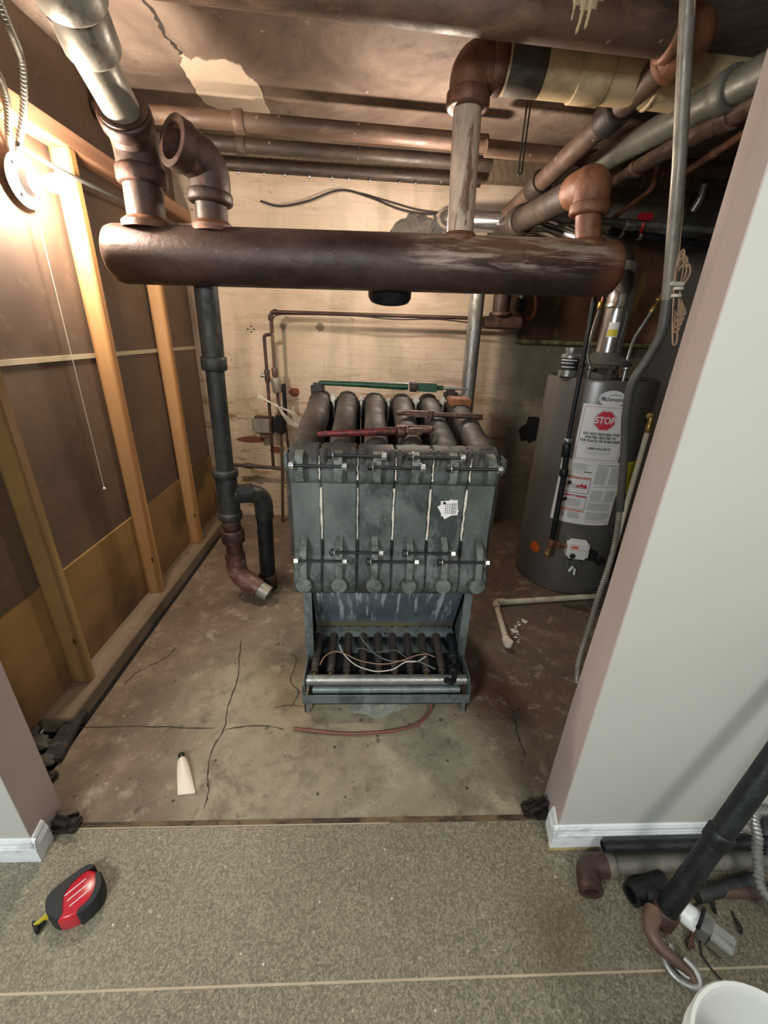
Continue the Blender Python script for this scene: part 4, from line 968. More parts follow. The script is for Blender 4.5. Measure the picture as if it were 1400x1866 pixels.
kk = addall(MB(), fr_(X(.06),X(.51),Yv(.25),Yv(.50)), fr_(X(.06),X(.51),Yv(.54),Yv(.76)), rect(X(.77),Yv(.045),W*.42,.0030,0,8), rect(X(.77),Yv(.375),W*.42,.0018,0,8), rect(X(.77),Yv(.61),W*.42,.0018,0,8), rect(X(.44),Yv(.165),W*.12,.005,0,3))
addall(kk, rect(X(.16),Yv(.64),W*.12,.018,.5,1), rect(X(.20),Yv(.36),.022,.022,.3,1))
part('warning_frame', cyl(kk, th, zc, .0018), 'ink', sh, None, 0)
part('orange_bar', cyl(addall(MB(), rect(X(.285),Yv(.27),W*.43,.008,0,8), rect(X(.285),Yv(.79),W*.45,.008,0,8)), th, zc, .0021), 'orangeink', sh, 'orange warning bar', 0)
fl_ = MB().add([V((X(.30),Yv(.42),0)),V((X(.34),Yv(.37),0)),V((X(.36),Yv(.39),0)),V((X(.39),Yv(.34),0)),V((X(.42),Yv(.38),0)),V((X(.46),Yv(.345),0)),V((X(.48),Yv(.42),0))], [(0,1,2,3,4,5,6)])
part('flame_mark', cyl(addall(fl_, rect(X(.285),Yv(.555),W*.43,.007,0,8), rect(X(.77),Yv(.945),W*.4,.002,0,8)), th, zc, .0021), 'redink', sh, 'red flame mark and bars', 0)
txt(sh, 'WARNING', .007, X(.30), Yv(.272), th, zc, 'ink', .0026, .0002); txt(sh, 'DANGER', .0065, X(.30), Yv(.556), th, zc, 'white', .0026, .0002)
# other stickers
th, zc, W, H_ = label_box((1122,872),(1156,872),(1150,842),(1128,903))
en = part('energy_label', cyl(rect(.0,0,W,H_,0,6), th, zc, .0007), 'yellow', wh, 'yellow label edge', 0)
em = MB(); lines(em, -W*.1, W*.42, H_*.42, -H_*.2, .006, .3, .002); part('fine_print', cyl(em, th, zc, .0012), 'ink', en, None, 0)
th, zc = hit(1190, 713); part('small_plate', cyl(rect(0,0,.03,.075,-.1,3), th, zc, .0012), 'galv', wh, 'small grey plate', 0)
th, zc = hit(975, 996); os_ = part('round_sticker', cyl(oval(.036,.036), th, zc, .0012), 'orange', wh, 'round orange sticker', 0)
# gas control
th, zc = hit(1050, 996); n = V((cos(th), sin(th), 0)); tg = V((-sin(th), cos(th), 0)); up = V((0,0,1)); gc = HC+n*(HRd+.035)+up*zc
gv = part('gas_control', MB().obox(gc, tg*.062, n*.040, up*.056, .016), 'whiteplastic', wh, 'white gas control box')
part('knob', MB().lathe([(.016,0),(.016,.008),(.013,.010),(0,.010)], gc+n*.040-tg*.028-up*.028, n, 18), 'heaterblack', gv, 'black knob')
part('notice', MB().add([gc+n*.0408+tg*a_+up*b_ for a_, b_ in ((-.05,.012),(.052,.012),(.052,.045),(-.05,.045))], [(0,1,2,3)]), 'labelpink' if 'labelpink' in M else 'white', gv, None, 0)
nf = MB(); 
for a0, a1, b0, b1 in ((-.05,.052,.0115,.0135),(-.05,.052,.044,.046),(-.051,-.049,.012,.045),(.051,.053,.012,.045),(-.04,-.005,.020,.036)):
    nf.add([gc+n*.0413+tg*a_+up*b_ for a_, b_ in ((a0,b0),(a1,b0),(a1,b1),(a0,b1))], [(0,1,2,3)])
part('rule', nf, 'orangeink', gv, None, 0)
part('port', MB().lathe([(.010,0),(.010,.02)], gc-up*.056-tg*.03, -up, 12).lathe([(.010,0),(.010,.02)], gc-up*.056+tg*.035, -up, 12), 'heaterblack', gv)
b0 = gc-up*.075
part('pilot_wire', MB().tube(spline([b0-tg*.03, b0-tg*.035-up*.03+n*.01, b0-tg*.0-up*.06+n*.01, b0+tg*.02-up*.055]), .003, 8).tube(spline([b0+tg*.035, b0+tg*.045-up*.03, b0+tg*.01-up*.09]), .002, 8), 'wiregrey', gv)
part('connector', MB().obox(b0-tg*.012-up*.055+n*.015, (tg*.4+up).normalized()*.022, n*.005, (tg-up*.4).normalized()*.007, .002).obox(b0+tg*.010-up*.07+n*.018, (tg*-.1+up).normalized()*.022, n*.005, tg*.006, .002), 'whiteplastic', gv, 'white connector')
th, zc = hit(1078, 1012); n = V((cos(th), sin(th), 0)); q = HC+n*HRd+up*zc
part('drain_valve', MB().lathe([(.040,0),(.036,.010),(.02,.014),(.018,.03),(.018,.06),(.024,.062),(.024,.082),(.015,.084)], q, n, 20).tube([q+n*.045, q+n*.05+V((.03,-.0,-.01))], .011, 12), 'heaterblack', wh, 'black drain valve')
part('base_ring', MB().ring(HC+V((0,0,.0)), HC+V((0,0,.012)), .285), 'heaterblack', wh)
# draft hood and nipples
hb = HC+V((0,0,1.306))
dh = part('draft_hood', MB().lathe([(.135,.075),(.138,.080),(.075,.135),(.070,.14)], hb, (0,0,1), 36, cap=False).lathe([(.08,.0),(.085,.02),(.05,.05),(.045,.05)], hb, (0,0,1), 30), 'heater', wh)
for k in range(3):
    a_ = radians(-100+120*k); d_ = V((cos(a_), sin(a_), 0)); part('hood_leg', MB().obox(hb+d_*.105+V((0,0,.045)), d_*.002, V((-d_.y,d_.x,0))*.012, V((0,0,.045))), 'heater', dh, None, 0)
nip = {}
for (px, Yn, nm) in ((1073, 2.36, 'l'), (1139, 2.42, 'r')):
    q = at(px, 680, Y=Yn); q.z = 1.30; nip[nm] = q
    part('nipple', MB().tube([q, q+V((0,0,.07))], .013, 14).ring(q+V((0,0,.055)), q+V((0,0,.075)), .019), 'steel', wh)
fp_ = thing('flue_pipe', 'shiny metal flue rising from the water heater hood and turning to the chimney', 'flue', hb+V((0,0,.137)))
fb = hb+V((0,0,.137)); f1 = V((1.375,2.5,1.68)); f2 = at(1133,505,Y=2.62)
f3 = V((1.10,3.05,2.16)); f4 = V((.50,3.22,2.20))
part('straight', MB().tube([fb, f1], .066, 32).ring(f1-V((0,0,.012)), f1+V((0,0,.010)), .070), 'chrome', fp_)
part('crimp', MB().tube([f1+V((0,0,-.001)), f1+V((0,0,.012))], [.074,.072], 32), 'chrome', fp_)
part('elbow', MB().tube(fillet([f1, f1+V((0,0,.06)), f2], .05, 6), .069, 32), 'chrome', fp_)
part('collar', MB().tube([f2-(f2-f1).normalized()*.02, f2+V((0,.01,.05))], [.073,.073], 32), 'galvdull', fp_, 'dull grey collar')
part('cross_flue', MB().tube(fillet([f2+V((0,0,.02)), f2+V((0,.05,.12)), f3, f4, (.47,3.398,2.20)], .06, 7), .060, 28), 'chrome', fp_)
part('band', MB().ring(lerp(f3,f4,.42), lerp(f3,f4,.46), .064), 'chrome', fp_)
sti = MB(); sy = MB()
def flue_patch(m, z0, z1, a0, a1, R):
    vs = []; 
    for i in range(7):
        a_ = a0+(a1-a0)*i/6
        for z in (z0, z1): vs.append(V((1.375+R*cos(a_), 2.5+R*sin(a_), z)))
    return m.add(vs, [(2*i,2*i+2,2*i+3,2*i+1) for i in range(6)])
part('flue_label', flue_patch(MB(), 1.525, 1.60, radians(-140), radians(-95), .0672), 'white', fp_, 'white and yellow label', 0)
part('flue_label', flue_patch(MB(), 1.53, 1.565, radians(-138), radians(-97), .0680), 'yellow', fp_, 'yellow band', 0)
ccr = MB().blobby((.33,3.385,2.10), .15, 7, 4, (1,.16,.95), .8)
ccr.v = [V((v.x, min(v.y, 3.399), v.z)) for v in ccr.v]
tag(mesh_obj('chimney_mortar', ccr, 'rubble', None, 0), 'rough grey mortar smeared round the flue hole above the header', 'mortar')

def ribbed(pts, r, rib, dr=.12, seg=12, n=14):
    P_ = spline(pts, n); # resample evenly
    L = [0]; 
    for a_, b_ in zip(P_, P_[1:]): L.append(L[-1]+(b_-a_).length)
    T = L[-1]; k = int(T/rib); out = []; j = 0
    for i in range(k+1):
        s = T*i/k
        while j < len(L)-2 and L[j+1] < s: j += 1
        out.append(lerp(P_[j], P_[j+1], (s-L[j])/max(1e-9, L[j+1]-L[j])))
    return MB().tube(out, [r*(1+dr*(1 if i % 2 else -1)) for i in range(k+1)], seg)
for nm, pts, lab in (('l', [(1071,645),(1080,605),(1094,562)], 'braided flexible water connector left of the flue'), ('r', [(1146,648),(1156,618),(1172,592),(1187,568)], 'braided flexible water connector right of the flue')):
    q = nip[nm]; Yc = q.y; t = thing('water_connector', lab, 'hose', q+V((0,0,.075)))
    P_ = [q+V((0,0,.072))]+[at(a_, b_, Y=Yc) for a_, b_ in pts]
    part('hose', ribbed(P_, .0095, .004, .08), 'steel', t)
    d = (P_[-1]-P_[-2]).normalized(); part('nut', MB().ring(P_[-1]-d*.005, P_[-1]+d*.03, .017).ring(P_[-1]+d*.055, P_[-1]+d*.065, .017), 'brass', t)
    part('copper_stub', MB().tube([P_[-1]+d*.02, P_[-1]+d*.20], .009, 12), 'copper', t)
cn = at(1037, 668, Y=2.40); cn.z = 1.315
c_ = thing('compound_can', 'small silver can with a black label standing on the water heater', 'can', cn)
part('body', MB().lathe([(.046,.0),(.050,.003),(.050,.11),(.046,.115),(.030,.122),(.030,.128),(.034,.13),(.034,.150),(.0,.151)], cn, (0,0,1), 28), 'galv', c_)
def canpatch(z0, z1, a0, a1, R):
    vs = []
    for i in range(9):
        a_ = radians(a0+(a1-a0)*i/8)
        for z in (z0, z1): vs.append(cn+V((R*cos(a_), R*sin(a_), z)))
    return MB().add(vs, [(2*i,2*i+2,2*i+3,2*i+1) for i in range(8)])
part('label', canpatch(.035,.098,-190,-50,.0508), 'ink', c_, 'black label', 0)
part('label_stripe', addall(MB(), canpatch(.085,.090,-170,-70,.0514), canpatch(.07,.074,-170,-90,.0514), canpatch(.050,.054,-160,-80,.0514)), 'white', c_, None, 0)

# gas feed in front of heater
gp = thing('gas_feed_pipe', 'black gas pipe dropping in front of the water heater to its control', 'pipe', at(1006,985,Y=2.17))
GYh = 2.165
pA, pB, pC, pD = at(1086,530,Y=GYh), at(1036,800,Y=GYh), at(1028,868,Y=GYh), at(1006,985,Y=GYh)
part('upper_pipe', MB().tube([pA+V((.01,0,.10)), pA, pB], .012, 14), 'black', gp)
part('union', MB().ring(at(1034,808,Y=GYh), at(1031,832,Y=GYh), .024).ring(at(1029,855,Y=GYh), at(1027,868,Y=GYh), .024).tube([pB, pC], .017, 14), 'black', gp)
part('lower_pipe', MB().tube([pC, pD], .0165, 14), 'black', gp)
part('union_nut', MB().ring(at(1035.5,799,Y=GYh), at(1034.5,806,Y=GYh), .019), 'steel', gp)
part('tee', MB().ring(pD+V((.002,0,.01)), pD-V((.003,0,.045)), .021).tube([pD-V((0,0,.015)), at(1030,995,Y=2.19)], .014, 12).ring(at(1014,994,Y=2.17), at(1020,994,Y=2.175), .019), 'rust', gp)
part('drip_leg', MB().tube([pD-V((.003,0,.04)), pD-V((.01,0,.09))], .015, 12).ring(pD-V((.009,0,.078)), pD-V((.011,0,.098)), .02), 'brass', gp)
# relief valve and its drop
rv = at(1190, 757, Y=2.19)
rt = thing('relief_pipe', 'cream plastic relief pipe dropping from a brass valve beside the heater', 'pipe', at(1095,1056,Y=2.18))
v0 = at(1183,776,Y=2.15)
part('valve', MB().ring(V((v0.x+.05,2.26,v0.z+.05)), V((v0.x-.01,2.15,v0.z+.05)), .017).tube(fillet([V((v0.x+.03,2.24,v0.z+.05)), V((v0.x,2.15,v0.z+.05)), v0], .02, 5), .014, 14), 'brass', rt)
part('adapter', MB().ring(v0+V((0,0,.01)), v0-V((0,0,.035)), .018), 'brass', rt)
part('pipe', MB().tube([v0-V((0,0,.03)), V((v0.x, 2.15, .148))], .0135, 16), 'cpvc', rt)
# floor drain run
dr_ = thing('floor_drain_pipe', 'soiled white plastic pipe bent in an L on the floor before the heater', 'pipe', (.80,2.08,.0))
k0, k1, k2 = V((1.50,2.165,.018)), V((.802,2.085,.018)), V((.765,1.725,.018))
part('run', MB().tube([k0, k1+V((.04,.004,0))], .0165, 16), 'pvc', dr_)
part('run', MB().tube([k1+V((-.004,-.04,0)), k2], .0165, 16), 'pvc', dr_)
part('elbow', MB().tube(fillet([k1+V((.06,.007,.003)), k1+V((0,0,.003)), k1+V((-.006,-.06,.003))], .03, 6), .021, 16), 'pvc', dr_)
part('cap_elbow', MB().tube(fillet([k2+V((.002,.03,.004)), k2+V((-.003,-.02,.004)), k2+V((-.003,-.02,.03))], .02, 6), .0225, 16), 'cpvc', dr_, 'clean cream end fitting')
wd = MB(); rr = random.Random(8)
for k in range(14):
    c = at(945+rr.uniform(-4,14)-k, 1130+k*3.0+rr.uniform(-4,4), Z=0); s_ = rr.uniform(.006,.02)*(1 if k < 8 else .5)
    wd.blobby(c+V((0,0,.001)), s_, k, 1, (1,1,.25), .6)
tag(mesh_obj('white_crumbs', wd, 'whitedust'), 'spilled white powdery crumbs on the floor inside the L-shaped pipe', 'debris', None, 'stuff')

# ------------------------------------------------------------------ conduit, wires at right
cd = thing('conduit', 'tall bright metal conduit dropping from the ceiling beside the right jamb', 'conduit', at(1132,930,Y=1.7))
up_ = [at(1266,-120,Y=1.53), at(1254,0,Y=1.54), at(1238,300,Y=1.57), at(1217,545,Y=1.6)]
lo_ = [at(1217,545,Y=1.6), at(1206,605,Y=1.6), at(1180,655,Y=1.62), at(1152,700,Y=1.64), at(1141,760,Y=1.66), at(1138,830,Y=1.68), at(1130,930,Y=1.70)]
part('tube', MB().tube([up_[0]+V((0,0,.0))]+up_[1:], .0195, 20), 'galvdull', cd)
part('hose', MB().tube(spline(lo_, 8), [.0185]*8+[.0165]*41, 18), 'greyhose' if 'greyhose' in M else 'bluepipe', cd, 'darker grey lower hose')
part('top_wire', MB().tube(spline([at(1268,-40,Y=1.52), at(1258,110,Y=1.54), at(1254,230,Y=1.56), at(1240,420,Y=1.58), at(1230,540,Y=1.59)], 6), .004, 8), 'wiretan', cd)
fx = [at(1130,930,Y=1.70), at(1121,990,Y=1.66), at(1107,1040,Y=1.60), at(1090,1090,Y=1.55), at(1075,1140,Y=1.51), at(1056,1200,Y=1.48), V((1.01,1.45,.02))]
tag(mesh_obj('flexible_conduit', ribbed(fx, .0125, .006, .12), 'galvdull'), 'ribbed flexible metal conduit peeping out low beside the right jamb', 'conduit')
wc = thing('bell_wire_coil', 'tan wire bundle tied to the tall conduit beside the right jamb', 'wire', at(1224,640,Y=1.57))
cm = MB(); c0 = at(1234, 535, Y=1.575)
for i in range(5):
    t_ = at(1246+i*1.5-(i % 2)*5, 455+i*6, Y=1.575); b_ = at(1228+i*2.5, 615-i*9+(i == 0)*14, Y=1.575); s = .010+.003*i
    cm.tube(spline([c0+V((-.010,0,0)), lerp(c0,t_,.6)+V((-s,0,0)), t_+V((-s*.7,0,-.01)), t_, t_+V((s*.7,0,-.012)), lerp(c0,t_,.6)+V((s,0,0)), c0+V((.010,0,0)), lerp(c0,b_,.6)+V((s,0,0)), b_+V((s*.8,0,.012)), b_, b_+V((-s*.8,0,.015)), lerp(c0,b_,.6)+V((-s*.8,0,0)), c0+V((-.010,0,0))], 5), .0032, 7)
part('loops', cm, 'wiretan', wc)
part('tie', MB().ring(c0+V((0,0,.010)), c0+V((0,0,.020)), .017).ring(c0+V((0,0,-.012)), c0+V((0,0,-.002)), .017).box(c0+V((-.035,-.012,.022)), c0+V((.01,.0,.035)), .002), 'wirewhite', wc, 'whitish tie')

# ------------------------------------------------------------------ lamp
LY = 1.925
dc = at(42, 330, Y=LY); lx = V((1, -.03, -.03)).normalized()
lp = thing('bulb_holder', 'white porcelain lampholder with a glaring bulb near the left wall', 'lamp', dc-V((0,0,.06)))
part('disc', MB().lathe([(.080,0),(.085,.006),(.080,.012),(.052,.016),(.046,.020),(.042,.045),(.032,.05),(.0,.05)], dc, lx, 32), 'porcelain', lp)
for a_ in (40, 140, 230, 320):
    part('screw', MB().lathe([(.007,0),(.006,.004),(0,.004)], dc+lx*.014+V((0, .064*cos(radians(a_)), .064*sin(radians(a_)))), lx, 10), 'black', lp)
part('bulb', MB().lathe([(.013,.0),(.015,.025),(.024,.045),(.030,.065),(.030,.085),(.022,.105),(.010,.114),(0,.115)], dc+lx*.05, lx, 28), 'bulb', lp)
part('box', MB().lathe([(.052,0),(.052,.012),(.050,.015),(0,.015)], dc, -lx, 8), 'galvdull', lp, 'grey octagonal box')
st_ = dc+lx*.02-V((0,0,.079)); sb = V((st_.x, st_.y, at(182,890,Y=LY).z))
pc_ = part('pull_cord', MB().tube([st_, st_-V((0,0,.2)), sb], .0017, 6), 'wirewhite', lp)
part('cord_bead', MB().lathe([(.0,-.008),(.006,-.004),(.006,.004),(.0,.008)], sb, (0,0,1), 10), 'porcelain', pc_)
q1 = [dc+lx*.006+V((.0,0,.075)), at(36,255,Y=1.88), at(44,190,Y=1.80), at(38,110,Y=1.68), at(12,40,Y=1.52), at(-20,-40,Y=1.4)]
tag(mesh_obj('armoured_cable', ribbed(q1, .0095, .008, .2), 'galvdull'), 'long armoured cable arching up from the lampholder to the top left', 'cable')
q2 = [dc+lx*.006+V((0,-.03,.075)), at(16,250,Y=1.84), at(14,200,Y=1.76), at(2,150,Y=1.66), at(-30,90,Y=1.5)]
tag(mesh_obj('armoured_cable', ribbed(q2, .0095, .008, .2), 'galvdull'), 'second armoured cable leaving the frame left above the lampholder', 'cable')
q3 = [at(32,262,X=-1.19), at(110,310,X=-1.19), at(230,368,X=-1.19), at(330,415,X=-1.19)]
tag(mesh_obj('house_cable', MB().tube(spline(q3, 6), .008, 10), 'greyhose' if 'greyhose' in M else 'galvdull'), 'thin cable running back along the studs behind the bulb', 'cable')

# ------------------------------------------------------------------ floor litter
a, b = at(332,1384,Z=.012), at(340,1446,Z=.006); a.z = .015; d = (b-a); u = V((-d.y, d.x, 0)).normalized()
tb = thing('squeezed_tube', 'flattened cream tube with a black cap lying on the concrete', 'tube', lerp(a,b,.5)*1)
pr = []
for t_, w_, h_ in ((0,0.0128,.013),(.06,0.0168,.014),(.3,0.0216,.012),(.65,0.0248,.008),(.97,0.0272,.003),(1.0,0.0272,.002)):
    c_ = lerp(a, b, t_)+V((0,0,-(.015-h_)+.0*t_)); c_.z = h_+.0012
    off = d.normalized()*(.012*(1 if False else 0))
    pr.append([c_+u*(cos(2*pi*k/14)*w_)+V((0,0,sin(2*pi*k/14)*h_))+d.normalized()*(.010*cos(2*pi*k/14) if t_ > .9 else 0) for k in range(14)])
part('body', loft(pr), 'batten2' if 'batten2' in M else 'cpvc', tb)
part('cap', MB().ring(a-d.normalized()*.022+V((0,0,-.0)), a+d.normalized()*.001, .011), 'heaterblack', tb, 'black cap')
pm = MB()
for k in range(8):
    c_ = lerp(a, b, .25+.07*k); c_.z = .0145-.001*k+.001
    pm.obox(c_+u*.004, u*(.014-.001*(k % 3)), d.normalized()*.0012, V((0,0,.0004)))
part('print', pm, 'labelgrey', tb, None, 0)

# tape measure
hk = at(90,1690,Z=.012); bc = at(142,1640,Z=.025); ux = (hk-bc); ux.z = 0; ux.normalize(); uy = V((-ux.y, ux.x, 0))
bc.z = 0
tm = thing('tape_measure', 'red and black tape measure lying on the terrazzo floor', 'tape measure', bc)
S = .92
body = [(.058,-.030),(.062,-.010),(.060,.018),(.048,.040),(.020,.056),(-.015,.058),(-.042,.046),(-.060,.020),(-.064,-.012),(-.052,-.042),(-.030,-.056),(.030,-.058),(.050,-.048)]
def chaikin(P_, n=2):
    for _ in range(n):
        P_ = [q for i in range(len(P_)) for q in ((P_[i][0]*.75+P_[(i+1)%len(P_)][0]*.25, P_[i][1]*.75+P_[(i+1)%len(P_)][1]*.25), (P_[i][0]*.25+P_[(i+1)%len(P_)][0]*.75, P_[i][1]*.25+P_[(i+1)%len(P_)][1]*.75))]
    return P_
def tmesh(poly, z0, z1, ins):
    poly = chaikin(poly)
    m = MB(); n_ = len(poly); L_ = []
    for z, k in ((z0, 1-ins), (z0+.006, 1), (z1-.014, 1), (z1-.006, 1-ins*.5), (z1-.002, 1-ins*1.3), (z1, 1-ins*2.6)):
        L_.append([bc+ux*(x_*k*S)+uy*(y_*k*S)+V((0,0,z)) for x_, y_ in poly])
    return loft(L_)
part('case', tmesh(body, .001, .056, .05), 'redplastic', tm)
rub = [(.066,-.040),(.070,-.005),(.058,.030),(.040,.030),(.034,.0),(.020,-.030),(-.030,-.044),(-.060,-.034),(-.068,-.040),(-.050,-.062),(.030,-.066),(.056,-.058)]
part('rubber_grip', tmesh(rub, .0005, .058, .02), 'blackrubber', tm)
rub2 = [(-.020,.050),(.012,.050),(.015,.063),(-.018,.065),(-.048,.054),(-.068,.024),(-.072,-.010),(-.060,-.012),(-.052,.016),(-.040,.036)]
part('rubber_grip', tmesh(rub2, .0005, .057, .02), 'blackrubber', tm)
rg = MB()
for k in range(3): rg.obox(bc+ux*(-.006)+uy*(.020-.018*k)+V((0,0,.0565)), ux*.026, uy*.0012, V((0,0,.0012)), .0008)  # raised pale bars stand in for the highlight on the red case
part('highlight_bar', rg, 'whiteplastic', tm, 'pale bars painted in as a highlight')
hx = bc+ux*.062
part('blade', MB().obox(hx+ux*.012+uy*-.026+V((0,0,.020)), ux*.018, uy*.0010, V((0,0,.011))), 'yellowtape', tm, 'yellow blade end', 0)
part('end_hook', MB().obox(hx+ux*.030+uy*-.026+V((0,0,.014)), ux*.004, uy*.016, V((0,0,.013)), .003).obox(hx+ux*.020+uy*-.030+V((0,0,.010)), ux*.012, uy*.010, V((0,0,.008)), .003), 'blackrubber', tm, 'black end hook')

# scrap at the two ends of the threshold
def scrap(label, px, py, seed, plates, name='metal_scrap'):
    rr = random.Random(seed); c = at(px, py, Z=0); t = thing(name, label, 'scrap', c)
    for i in range(plates):
        a_ = rr.uniform(-.5,.6); ux_ = V((cos(a_), sin(a_), rr.uniform(-.05,.25))).normalized(); uy_ = V((0,0,1)).cross(ux_).normalized(); uz_ = ux_.cross(uy_)
        h = rr.uniform(.012,.04); L_ = rr.uniform(.030,.045)
        cc = c+V((rr.uniform(-.02,.02), rr.uniform(-.02,.02), h+L_*abs(ux_.z)))
        m = MB().obox(cc, ux_*L_, uy_*rr.uniform(.006,.014), uz_*.0022, .001).obox(cc+uz_*.008+uy_*.010, ux_*L_*.9, uy_*.0018, uz_*.008, .0008)
        part('bent_plate', m, 'debris', t, None, 0)
    part('block', MB().box(c+V((-.05,-.02,.0005)), c+V((.045,.03,.020)), .006), 'debris', t, None, 0)
scrap('dark bent metal track scrap at the left end of the threshold', 118, 1510, 1, 3)
scrap('dark bent metal track scrap at the right end of the threshold', 978, 1482, 2, 4)
rr = random.Random(12)
for i, (x, y, s, lb) in enumerate(((72,1362,.045,'grey stone chunk nearest the left wall in the rubble behind the left jamb'),(88,1392,.032,'middle-sized grey stone in the rubble behind the left jamb'),(100,1418,.022,'small dark stone at the front of the rubble behind the left jamb'),(62,1340,.030,'pale stone half hidden at the back of the rubble by the left jamb'))):
    c = at(x, y, Z=0); m = MB().blobby(c+V((-.01,0,s*.5)), s, i+3, 2, (1.1,.9,.6), .5); m.v = [V((v.x,v.y,max(v.z,-.034 if v.x < -1.12 else .0005))) for v in m.v]
    tag(mesh_obj('rubble_stone', m, 'debris' if i == 2 else 'rubble' if 'rubble' in M else 'concretechip', None, 0), lb, 'stone', 'rubble behind the left jamb')
tag(mesh_obj('dark_board', MB().obox(at(140,1345,Z=.0)+V((-.04,0,.012)), V((.018,-.11,0)), V((.035,.006,0)), V((0,0,.010)), .004), 'debris', None, 0), 'dark scrap board lying in the gap at the foot of the left wall', 'scrap')

# ------------------------------------------------------------------ clutter at lower right
ln = thing('leaning_pipe', 'thick black pipe leaning against the right front wall', 'pipe', at(1208,1662,Z=.03))
a = at(1207,1668,Z=.035); b = at(1400,1398,Y=.665); c = b+(b-a).normalized()*.45
part('pipe', MB().tube([a, c], .0265, 22), 'black', ln)
part('coupling', MB().ring(lerp(a,b,.52), lerp(a,b,.60), .031), 'black', ln)
part('coupling', MB().ring(lerp(a,c,-.02), lerp(a,c,.03), .034), 'rustdark', ln)
a, b = V((.745,.758,.066)), V((1.55,.800-.05,.075))
tag(mesh_obj('black_pipe', MB().hollow([V((.745,.742,.080)), V((1.75,.748,.080))], .0165, .012, 18), 'black'), 'slim black pipe lying along the right skirting', 'pipe')
gp2 = thing('dirty_pipe', 'dirty pipe with an open elbow on the floor under the slim black pipe', 'pipe', at(1075,1590,Z=0))
e0 = V((.705,.715,.032))
part('pipe', MB().tube([e0, V((1.5,.725,.032))], .024, 20), 'greenpipe', gp2)
part('elbow', MB().hollow(fillet([V((.76,.716,.034)), V((.69,.715,.034)), V((.675,.66,.034))], .04, 8), .033, .021, 22).hollow([V((.677,.672,.034)), V((.673,.650,.034))], .0335, .019, 22), 'rustdark', gp2)
part('coupling', MB().ring((.745,.716,.034), (.775,.716,.034), .0335), 'greenpipe', gp2)
te = thing('black_tee', 'small black pipe tee lying open-ended beside the leaning pipe', 'fitting', at(1170,1625,Z=0))
c = at(1180,1622,Z=.03)
part('body', MB().hollow([c+V((-.055,-.01,0)), c+V((.06,.02,0))], .029, .020, 20).ring(c+V((-.058,-.011,0)), c+V((-.035,-.006,0)), .033) if False else MB().hollow([c+V((-.055,-.01,0)), c+V((.06,.02,0))], .029, .020, 20), 'black', te)
part('branch', MB().hollow([c+V((0,.0,.0)), c+V((.012,-.05,.004))], .029, .020, 20), 'black', te)
tag(mesh_obj('short_black_pipe', MB().tube([at(1270,1632,Z=.02), at(1385,1602,Z=.02)], .019, 18), 'bluepipe'), 'short dark pipe lying right of the leaning pipe above the silver clamp', 'pipe')
tag(mesh_obj('short_dark_pipe', MB().tube([V((1.02,.655,.018)), V((1.30,.64,.018))], .017, 18).ring((1.06,.6525,.018),(1.10,.651,.018),.0175), 'drab' ), 'rusty brown pipe offcut behind the short dark pipe', 'pipe')
tag(mesh_obj('plastic_fitting', MB().tube(fillet([at(1345,1502,Z=.10), at(1362,1508,Z=.10), at(1374,1516,Z=.08)], .01, 4), [.018]*7, 14), 'galvdull'), 'pale worn fitting among the dark pipes near the right frame edge', 'fitting')
# hook
hk_ = thing('swivel_hook', 'worn metal hook hanging off the foot of the leaning pipe', 'hook', at(1240,1770,Z=0))
P_ = [at(1192,1660,Z=.05), at(1186,1690,Z=.05), at(1200,1720,Z=.045), at(1228,1748,Z=.04), at(1256,1772,Z=.03), at(1266,1792,Z=.025)]
part('arm', MB().tube(spline(P_, 6), [.023-.0005*i for i in range(31)], 14), 'rust' if False else 'brasshook' if 'brasshook' in M else 'drab', hk_)
P_ = [at(1206,1712,Z=.03), at(1210,1745,Z=.025), at(1226,1775,Z=.02), at(1252,1795,Z=.02), at(1272,1795,Z=.02), at(1268,1770,Z=.03), at(1245,1745,Z=.035)]
part('loop', MB().tube(spline(P_, 7), .010, 12), 'galv', hk_, 'bright steel loop')
P_ = [at(1222,1722,Z=.035), at(1228,1752,Z=.03), at(1248,1778,Z=.025), at(1262,1782,Z=.025)]
part('inner_loop', MB().tube(spline(P_, 7), .007, 12), 'galv', hk_)
# flexible conduit
fx = [V((1.40,.60,.30)), at(1395,1478,Z=.20), at(1381,1530,Z=.16), at(1383,1580,Z=.12), at(1395,1630,Z=.08), V((1.22,.50,.03))]
tag(mesh_obj('flexible_conduit', ribbed(fx, .0130, .0055, .14), 'galv'), 'bright ribbed flexible conduit curving at the lower right frame edge', 'conduit')
fx = [V((1.34,.66,.30)), at(1400,1440,Z=.22), at(1392,1500,Z=.10), at(1405,1560,Z=.05)]
tag(mesh_obj('black_hose', MB().tube(spline(fx, 8), .026, 14), 'blackrubber'), 'dark hose bundled behind the leaning pipe at the right frame edge', 'hose')
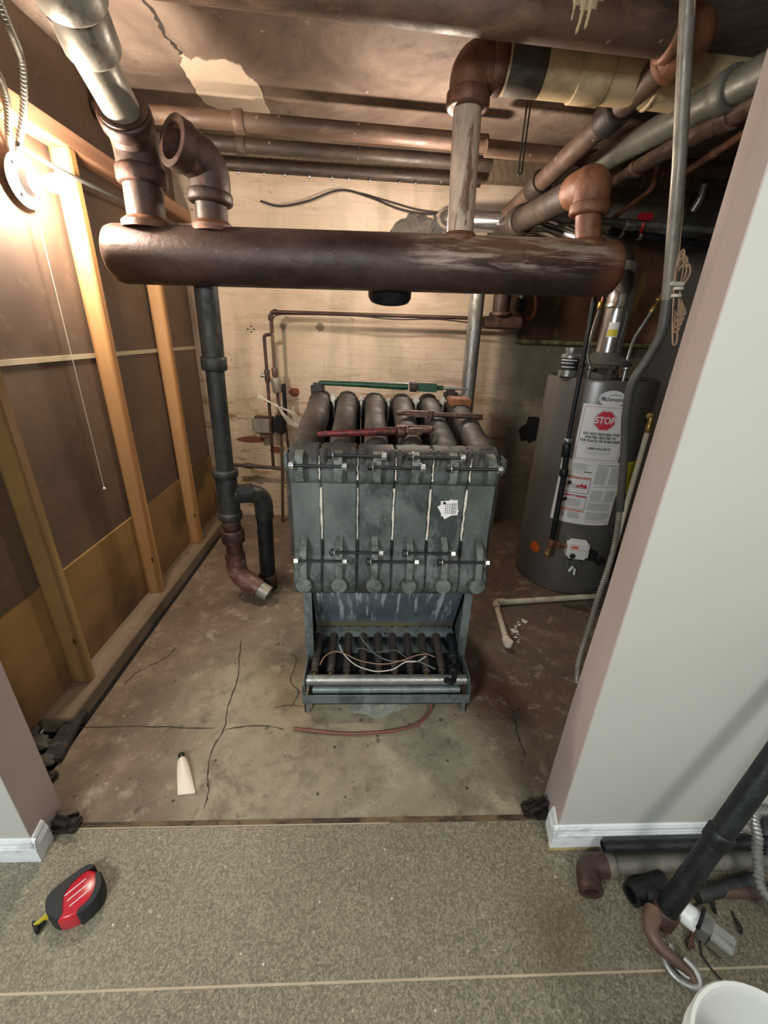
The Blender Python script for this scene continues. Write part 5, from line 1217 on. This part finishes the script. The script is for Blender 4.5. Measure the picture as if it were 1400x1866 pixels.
# silver clamp
sc_ = thing('silver_clamp', 'silver and white metal clamp fitting on the floor right of the hook', 'clamp', at(1275,1690,Z=0))
c = at(1248,1662,Z=.03); e = at(1300,1705,Z=.03); x, y, z = frame(c, e)
part('shell', MB().tube([c-x*.020-y*.002, c-x*.016, c-x*.008, c+x*.012, c+x*.03], [.010,.020,.027,.029,.029], 20, sx=1.0), 'whiteplastic', sc_, 'white rounded shell')
part('saddle', MB().obox(c+x*.045+z*.004, x*.016, y*.026, z*.026, .004), 'galv', sc_)
part('plate', MB().obox(c+x*.083+z*.0, x*.026, y*.026, z*.020, .004).obox(c+x*.083+z*.021, x*.024, y*.0025, z*.003, .001), 'steel', sc_)
part('jaw', MB().obox(c+x*.032+z*.026, x*.004, y*.030, z*.012, .002), 'black', sc_, 'black jaw')
part('bolt', MB().tube([c+x*.03-y*.02-z*.01, c+x*.03-y*.065-z*.022], .006, 10).ring(c+x*.03-y*.05-z*.018, c+x*.03-y*.058-z*.020, .011), 'rusttool', sc_)
for pts, lb in (([(1275,1700),(1280,1740),(1310,1780),(1350,1815)], 'thin black wire trailing on the floor towards the bucket'), ([(1335,1660),(1350,1700),(1352,1690),(1340,1672)], 'small loop of thin wire right of the silver clamp'), ([(1262,1655),(1290,1640),(1305,1665),(1300,1640)], 'tangle of thin wire ends above the silver clamp')):
    tag(mesh_obj('thin_wire', MB().tube(spline([at(a_, b_, Z=.006) for a_, b_ in pts], 8), .0022, 7), 'wireblack'), lb, 'wire')
# bucket
rc = at(1322, 1789, Z=.37); bcx, bcy = rc.x, rc.y-.138
bk_ = thing('plastic_bucket', 'frosted white plastic bucket cut off by the lower right corner', 'bucket', (bcx, bcy, 0))
part('shell', MB().lathe([(.108,.0),(.112,.004),(.134,.352),(.140,.356),(.142,.366),(.139,.371),(.133,.370),(.130,.360),(.128,.352),(.107,.008),(0,.008)], (bcx, bcy, 0), (0,0,1), 48), 'bucket', bk_)
part('rim_band', MB().lathe([(.134,.320),(.141,.322),(.141,.327),(.134,.329)], (bcx, bcy, 0), (0,0,1), 48, cap=False), 'bucket', bk_)

# ------------------------------------------------------------------ light
def area(name, loc, size, power, col, target):
    l = bpy.data.lights.new(name, 'AREA'); l.shape = 'SQUARE'; l.size = size; l.energy = power; l.color = col
    o = bpy.data.objects.new(name, l); COL.objects.link(o); o.location = loc
    o.rotation_euler = (V(target)-V(loc)).to_track_quat('-Z', 'Y').to_euler(); return o
area('room_lamp_right', (1.1, -1.2, 2.15), .5, 18, (1, .95, .88), (.4, 1.5, .9))
area('room_lamp_left', (-1.15, -.95, 1.98), .45, 34, (.93, .98, 1), (.2, 1.2, .2))
pl = bpy.data.lights.new('rear_fill', 'POINT'); pl.energy = 25; pl.shadow_soft_size = .04; pl.color = (1, .86, .72)  # added fill light for the back wall
po = bpy.data.objects.new('rear_fill', pl); COL.objects.link(po); po.location = (.30, 2.62, 2.02)
wd_ = bpy.data.worlds.new('world'); SC.world = wd_; wd_.use_nodes = True
wd_.node_tree.nodes['Background'].inputs[0].default_value = (.80, .86, .88, 1)
wd_.node_tree.nodes['Background'].inputs[1].default_value = .35
SC.view_settings.view_transform = 'Standard'; SC.view_settings.look = 'None'; SC.view_settings.gamma = 1
SC.view_settings.use_curve_mapping = False; SC.view_settings.exposure = .6
